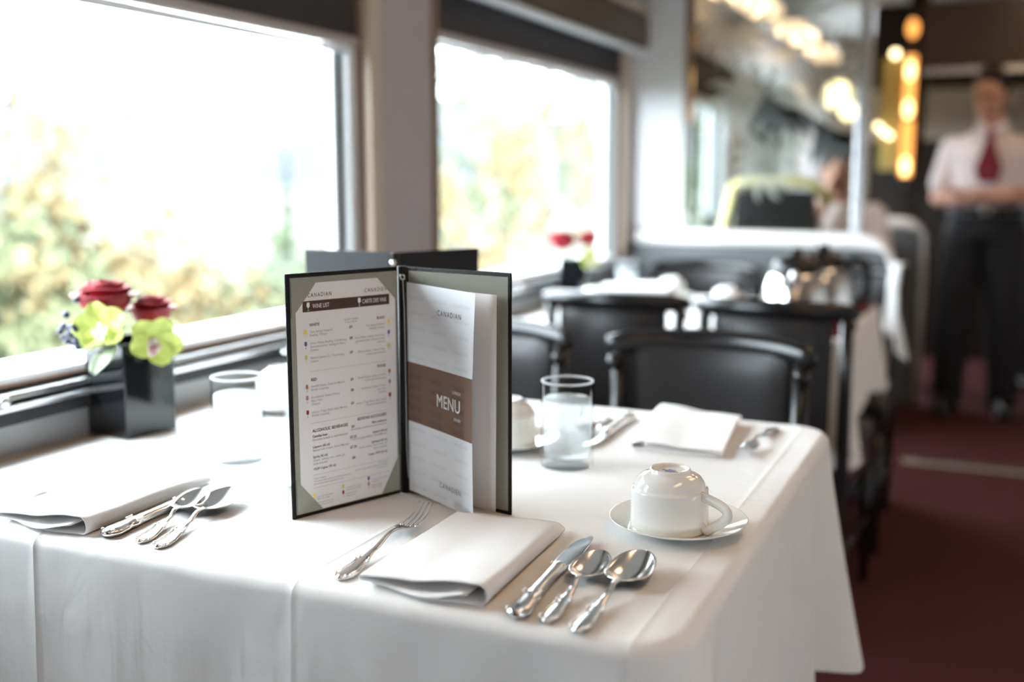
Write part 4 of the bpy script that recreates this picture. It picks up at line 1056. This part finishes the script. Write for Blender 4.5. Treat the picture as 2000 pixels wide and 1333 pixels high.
def vt(mb, pts, rads, seg): mb.tube(pts, [(b, a) for a, b in rads], seg)
def waiter(loc, label, rz=0, dark=False):
    t = thing('person', label, 'person', loc, rz)
    b = MB()
    # trunk, neck, legs, arms crossed at the chest; faces -y
    vt(b, [(0, .02, .86), (0, .02, .95), (0, .02, 1.05), (0, .015, 1.16), (0, .012, 1.26), (0, .018, 1.33), (0, .022, 1.37)],
           [(.150, .105), (.148, .105), (.140, .10), (.160, .108), (.170, .11), (.150, .09), (.07, .06)], 20)
    limb(b, [(0, .025, 1.34), (0, .010, 1.46)], [.062, .052])
    hc = V((-.015, -.012, 1.535)); mx = head_shape(b, hc, .22, -.28)
    for s in (-1, 1):
        limb(b, [(s*.085, .02, .90), (s*.115, .0, .48), (s*.125, .03, .09)], [.088, .058, .040])
        limb(b, [(s*.125, .035, .055), (s*.140, -.06, .035), (s*.148, -.13, .03)], [.038, .036, .026])
        limb(b, [(s*.165, .02, 1.30), (s*.215, .0, 1.06)], [.055, .042])
    limb(b, [(.215, .0, 1.06), (.10, -.135, 1.075), (-.060, -.165, 1.085)], [.042, .036, .026])
    limb(b, [(-.215, .0, 1.06), (-.12, -.120, 1.060), (.045, -.125, 1.050)], [.042, .036, .026])
    hand(b, (-.060, -.165, 1.085), (-1, .25, .05), (.0, .6, .8), .95, .5, 1)
    hand(b, (.045, -.125, 1.050), (1, .12, .1), (0, .5, .5), .95, .6, -1)
    body_mesh('body', b, 'skin', t, .0075, 4)
    face_parts(t, mx); hair_cap(t, mx)
    # shirt with short sleeves
    s_ = MB()
    vt(s_, [(0, .02, .965), (0, .02, 1.05), (0, .015, 1.16), (0, .012, 1.26), (0, .018, 1.335), (0, .022, 1.375)],
            [(.166, .122), (.164, .122), (.178, .126), (.188, .128), (.168, .108), (.085, .075)], 22)
    for s in (-1, 1): limb(s_, [(s*.165, .02, 1.30), (s*.205, .008, 1.13)], [.060, .060])
    body_mesh('shirt', s_, 'trouser_black' if dark else 'shirt_white', t, .009, 4)
    if not dark:
        c = MB()
        for s in (-1, 1):
            c.prism([(s*.004, 1.395), (s*.062, 1.425), (s*.070, 1.385), (s*.030, 1.335)], 'y', -.085, -.070)
        c.build('collar', 'shirt_white', t, bevel=.004)
        k = MB(); k.prism([(-.022, 1.375), (.022, 1.375), (.016, 1.335), (.058, 1.20), (.040, 1.135), (-.040, 1.135), (-.062, 1.20), (-.016, 1.335)], 'y', -.155, -.118)
        k.prism([(-.022, 1.378), (.022, 1.378), (.016, 1.340), (-.016, 1.340)], 'y', -.13, -.08)
        k.build('neck_scarf', 'tie_red', t, bevel=.008)
    tr = MB()
    vt(tr, [(0, .02, .86), (0, .02, .96), (0, .02, 1.0)], [(.172, .128), (.168, .124), (.165, .122)], 20)
    for s in (-1, 1): limb(tr, [(s*.086, .02, .88), (s*.115, .0, .48), (s*.127, .03, .06)], [.105, .088, .075])
    body_mesh('trousers', tr, 'trouser_black', t, .011, 4)
    bl = MB(); vt(bl, [(0, .02, .985), (0, .02, 1.018)], [(.174, .131), (.172, .129)], 28); bl.build('belt', 'shoe_black', t)
    MB().box(-.022, .022, -.118, -.108, .985, 1.02).build('belt_buckle', 'chrome', t, bevel=.003)
    for s in (-1, 1):
        sh = MB(); limb(sh, [(s*.125, .045, .052), (s*.138, -.05, .048), (s*.150, -.14, .04)], [.046, .046, .036]); sh.box(s*.138-.042, s*.138+.042, -.17, .085, .0005, .022)
        body_mesh('shoe', sh, 'shoe_black', t, .01, 3)
    return t
waiter((-.055, 5.66, 0), 'waiter with crossed arms in white shirt and red neck scarf standing in the aisle')
waiter((.285, 6.55, 0), 'person in dark clothes behind the waiter, cut by the right edge of the picture', .4, True)

# seated guest seen through the glass screen
def guest(loc, rz, label):
    t = thing('person', label, 'person', loc, rz)
    b = MB()
    vt(b, [(0, .02, .50), (0, .02, .62), (0, .0, .78), (0, -.01, .92), (0, 0, 1.0), (0, 0, 1.03)], [(.16, .12), (.15, .11), (.165, .11), (.175, .11), (.15, .09), (.07, .06)], 20)
    limb(b, [(0, 0, 1.0), (-.01, -.03, 1.11)], [.058, .05])
    mx = head_shape(b, V((-.01, -.05, 1.18)), .15, .35)
    for s in (-1, 1):
        limb(b, [(s*.09, 0, .53), (s*.12, -.42, .52), (s*.12, -.40, .08)], [.085, .060, .042]); limb(b, [(s*.12, -.39, .05), (s*.12, -.52, .03)], [.04, .03])
    limb(b, [(-.17, 0, .97), (-.22, -.12, .74), (-.10, -.20, .96), (-.055, -.155, 1.06)], [.052, .042, .034, .026])
    limb(b, [(.17, 0, .97), (.22, -.10, .72), (.06, -.32, .77)], [.052, .042, .026])
    hand(b, (-.055, -.155, 1.06), (.1, .05, 1), (.7, .4, .2), .9, .7, 1); hand(b, (.06, -.32, .77), (-1, -.4, 0), (0, 0, -1), .9, .4, 1)
    body_mesh('body', b, 'skin', t, .0085, 4); face_parts(t, mx); hair_cap(t, mx)
    s_ = MB(); vt(s_, [(0, .02, .51), (0, .02, .62), (0, .0, .78), (0, -.01, .92), (0, 0, 1.0), (0, 0, 1.035)], [(.175, .135), (.165, .125), (.18, .125), (.19, .126), (.168, .107), (.082, .072)], 20)
    limb(s_, [(-.17, 0, .975), (-.22, -.12, .74), (-.11, -.195, .94)], [.064, .056, .046]); limb(s_, [(.17, 0, .975), (.22, -.10, .72), (.09, -.29, .765)], [.064, .056, .044])
    body_mesh('shirt', s_, 'shirt_white', t, .010, 4)
    tr = MB()
    for s in (-1, 1): limb(tr, [(s*.09, 0, .535), (s*.12, -.42, .525), (s*.12, -.40, .10)], [.098, .075, .062])
    vt(tr, [(0, .02, .47), (0, .02, .56)], [(.18, .14), (.178, .138)], 18); body_mesh('trousers', tr, 'trouser_black', t, .011, 4)
    for s in (-1, 1):
        sh = MB(); limb(sh, [(s*.12, -.38, .05), (s*.12, -.53, .04)], [.044, .036]); body_mesh('shoe', sh, 'shoe_black', t, .01, 3)
    return t
guest((-.72, 5.45, 0), 0.15, 'dark haired guest in a white shirt seated beyond the glass screen, chin on hand')
dup(ch, (-.72, 5.42, 0), PI+.15, 'black chair of the guest seated beyond the glass screen')

# ================================================================ OUTSIDE
mat('foliage_green', (.078, .098, .055), rough=.8, vary=.5, vscale=2)
mat('foliage_yellow', (.175, .13, .06), rough=.8, vary=.35, vscale=2)
mat('foliage_lime', (.115, .125, .062), rough=.8, vary=.4, vscale=2)
mat('foliage_conifer', (.065, .088, .06), rough=.85, vary=.4, vscale=2)
mat('bark_pale', (.20, .19, .18), rough=.9, vary=.3, vscale=12)
mat('bark_brown', (.22, .16, .11), rough=.9, vary=.3, vscale=12)
mat('meadow', (.040, .042, .024), rough=.95, vary=.5, vscale=.6)
mat('hill_blue', (.0235, .0265, .0350), rough=1, vary=.18, vscale=.012)  # distance haze is put into the blue base colour
struct(MB().grid(lambda u, v: (-2.2-300*u**2, -80+520*v, -1.15+.2*math.sin(u*40)*u-1.0*u), 40, 40).build('ground', 'meadow'))
def hill(u, v):
    th = math.radians(5+75*v); d = 600+420*u
    el = 4.0 + .55*math.sin(v*21) + .45*math.sin(v*47+1) + .5*noise.noise(V((v*30, 0, 0)))
    top = 1.15 + 1020*math.tan(math.radians(max(1.5, el)))
    return (-d*math.sin(th), d*math.cos(th), -8+(top+8)*math.sin(u*PI*.5)+4*noise.noise(V((v*40, u*5, 0)))*u)
struct(MB().grid(hill, 12, 90).build('mountain', 'hill_blue'))
def leafy(rnd, n, shape, size):
    mb = MB()
    for i in range(n):
        p = shape(rnd); e = Euler((rnd.uniform(0, 6), rnd.uniform(0, 6), rnd.uniform(0, 6))).to_matrix(); s = size*rnd.uniform(.6, 1.3)
        q = [p+e@V(c) for c in ((-s, 0, 0), (0, -s*.55, 0), (s, 0, 0), (0, s*.55, s*.2))]
        mb.add(q, [(0, 1, 2, 3)], 0, False)
    return mb
def tree_proto(kind, seed):
    rnd = random.Random(seed); r = thing('tree', '', 'tree', (0, 0, -50))
    if kind == 'conifer':
        def sh(rd):
            h = rd.random()**1.3; a = rd.uniform(0, 6.28); rr = (1-h)*1.25*(.55+.45*math.sin(h*60))*math.sqrt(rd.random())
            return V((rr*math.cos(a), rr*math.sin(a), .6+7.4*h))
        leafy(rnd, 2600, sh, .12).build('foliage', 'foliage_conifer', r)
        MB().tube([(0, 0, 0), (0, 0, 4), (0, 0, 7.8)], [.12, .08, .02], 8).build('trunk', 'bark_brown', r)
    else:
        col = {'birch': 'foliage_yellow', 'lime': 'foliage_lime', 'green': 'foliage_green'}[kind]
        cl = [(V((rnd.gauss(0, .42), rnd.gauss(0, .42), rnd.uniform(1.8, 6.9))), rnd.uniform(.25, .6)) for _ in range(22)]
        def sh(rd):
            c, s = rd.choice(cl); return c+V((rd.gauss(0, s*.5), rd.gauss(0, s*.5), rd.gauss(0, s*.5)))
        leafy(rnd, 2000, sh, .062).build('foliage', col, r)
        mb = MB(); mb.tube([(0, 0, 0), (.05, .03, 3), (-.03, .06, 6.6)], [.10, .07, .02], 8)
        for c, s in cl[:9]: mb.tube([(0.02, .03, c.z*.7), tuple(c)], [.03, .008], 6)
        mb.build('trunk', 'bark_pale', r)
    return r
def shrub_proto(col, seed):
    rnd = random.Random(seed); r = thing('shrub', '', 'shrub', (0, 0, -50))
    def sh(rd):
        a = rd.uniform(0, 6.28); q = math.sqrt(rd.random()); h = rd.random()
        return V((q*math.cos(a)*.9*(1-h*.4), q*math.sin(a)*.9*(1-h*.4), .05+1.5*h*(1-.5*q)))
    leafy(rnd, 2600, sh, .048).build('foliage', col, r)
    mb = MB()
    for k in range(6): a = k*1.05; mb.tube([(0, 0, 0), (.4*math.cos(a), .4*math.sin(a), .9)], [.02, .006], 6)
    mb.build('stems', 'bark_brown', r)
    return r
def at(px, dist):       # ground spot seen at image column px, at a distance from the camera
    a = math.radians(24.4) - math.atan((px-1000)/2080/math.cos(math.radians(8.64)))
    return (-dist*math.sin(a), dist*math.cos(a))
protos = {}
nice = {'birch': 'yellow autumn birch', 'lime': 'yellow green autumn tree', 'green': 'green leafy tree', 'conifer': 'dark green conifer', 'sh_y': 'yellow shrub', 'sh_g': 'green shrub', 'sh_l': 'yellow green shrub'}
def plant(kind, px, dist, s, rz, where):
    x, y = at(px, dist)
    lab = '%s outside %s' % (nice[kind], where); gp = ('trees outside the windows' if kind[:2] != 'sh' else 'shrubs outside the windows')
    if kind not in protos:
        p = shrub_proto({'sh_y': 'foliage_yellow', 'sh_g': 'foliage_green', 'sh_l': 'foliage_lime'}[kind], len(protos)+3) if kind[:2] == 'sh' else tree_proto(kind, len(protos)+11)
        protos[kind] = p; p['label'] = lab; p['group'] = gp; p.location = (x, y, -1.3); p.rotation_euler = (0, 0, rz); o = p
    else:
        o = dup(protos[kind], (x, y, -1.3), rz, lab, gp)
    o.scale = (s, s, s)
plant('birch', -5, 9, .95, 0, 'the big window, at its far left edge')
plant('birch', 285, 17, .52, 1, 'the big window, tall in its left half')
plant('conifer', 60, 16, .34, 0, 'the big window, low behind the left birch')
plant('green', 150, 22, .55, 2, 'the big window, right of the left birch')
plant('conifer', 570, 18, .36, 1, 'the big window, near its right frame')
plant('lime', 400, 24, .34, 2.5, 'the big window, low in its middle')
plant('lime', 500, 26, .36, .5, 'the big window, low right of its middle')
plant('lime', 640, 21, .40, .3, 'the big window, hard by its right frame')
plant('birch', 1075, 13, 1.0, 3, 'the second window, high at its right side')
plant('birch', 990, 18, 1.15, 4, 'the second window, high in its middle')
plant('green', 890, 12, .72, 1.2, 'the second window, at its left side')
plant('green', 1130, 21, 1.0, 2.2, 'the second window, at its right frame')
plant('lime', 950, 26, 1.0, 3.2, 'the second window, low in its middle')
plant('lime', 1170, 16, .8, 1, 'the second window, behind the far vase')
plant('green', 1380, 12, .9, 1, 'the far window beyond the glass screen')
rnd = random.Random(5)
wh = ['below the left birch', 'low behind the near vase', 'low left of the near vase', 'behind the near roses', 'right of the near vase', 'behind the left water glass', 'left of the open wine list', 'above the wine list corner', 'beside the big window right frame', 'low at the second window left frame',
      'low in the second window middle', 'left of the far vase', 'right of the far roses']
for i, px in enumerate((20, 110, 60, 210, 330, 430, 500, 570, 640, 860, 950, 1040, 1140)):
    plant(('sh_l', 'sh_y', 'sh_g', 'sh_l', 'sh_y')[i % 5], px, rnd.uniform(6.8, 9.8), rnd.uniform(1.05, 1.75), i*1.3, 'the window, ' + wh[i])

# ================================================================ LIGHT
wd = bpy.data.worlds.new('World'); bpy.context.scene.world = wd; wd.use_nodes = True
N = wd.node_tree.nodes; Lk = wd.node_tree.links; bg = N['Background']
tcw = N.new('ShaderNodeTexCoord'); sep = N.new('ShaderNodeSeparateXYZ'); Lk.new(tcw.outputs['Generated'], sep.inputs[0])
rmp = N.new('ShaderNodeValToRGB'); rmp.color_ramp.elements[0].position = .0; rmp.color_ramp.elements[0].color = (.78, .88, 1.0, 1)
rmp.color_ramp.elements[1].position = .35; rmp.color_ramp.elements[1].color = (.86, .93, 1.0, 1)
Lk.new(sep.outputs['Z'], rmp.inputs[0]); Lk.new(rmp.outputs[0], bg.inputs[0]); bg.inputs[1].default_value = 15.0
for a, b, sx in [q+(-1,) for q in wins]+[q+(1,) for q in rw]:
    la = bpy.data.lights.new('window_portal', 'AREA'); la.shape = 'RECTANGLE'; la.size = .9; la.size_y = b-a
    la.cycles.is_portal = True
    lo = bpy.data.objects.new('window_portal', la); C.objects.link(lo); lo.location = (-1.40 if sx < 0 else XR+.07, (a+b)/2, 1.27); lo.rotation_euler = (0, sx*PI/2, 0)
su = bpy.data.lights.new('sun', 'SUN'); su.energy = 2.0; su.angle = .12; su.color = (1, .95, .86)  # added to brighten the trees, the sky itself is overcast
so = bpy.data.objects.new('sun', su); C.objects.link(so); so.rotation_euler = (math.radians(8), math.radians(42), 0)

# ================================================================ CAMERA
cam = bpy.data.cameras.new('camera'); co = bpy.data.objects.new('camera', cam); C.objects.link(co)
cam.sensor_width = 36; cam.lens = 36*2080/2000; cam.clip_start = .05; cam.clip_end = 3000
co.location = (0, 0, 1.15); co.rotation_euler = (math.radians(90-8.64), 0, math.radians(24.4))
cam.dof.use_dof = True; cam.dof.focus_distance = 1.19; cam.dof.aperture_fstop = 1.8
sc = bpy.context.scene; sc.camera = co
sc.view_settings.view_transform = 'Standard'; sc.view_settings.look = 'None'; sc.view_settings.exposure = 0.58; sc.view_settings.gamma = 1.0
sc.view_settings.use_curve_mapping = False
sc.cycles.use_denoising = True
sc.cycles.max_bounces = 8; sc.cycles.transparent_max_bounces = 16; sc.cycles.caustics_reflective = False; sc.cycles.caustics_refractive = False
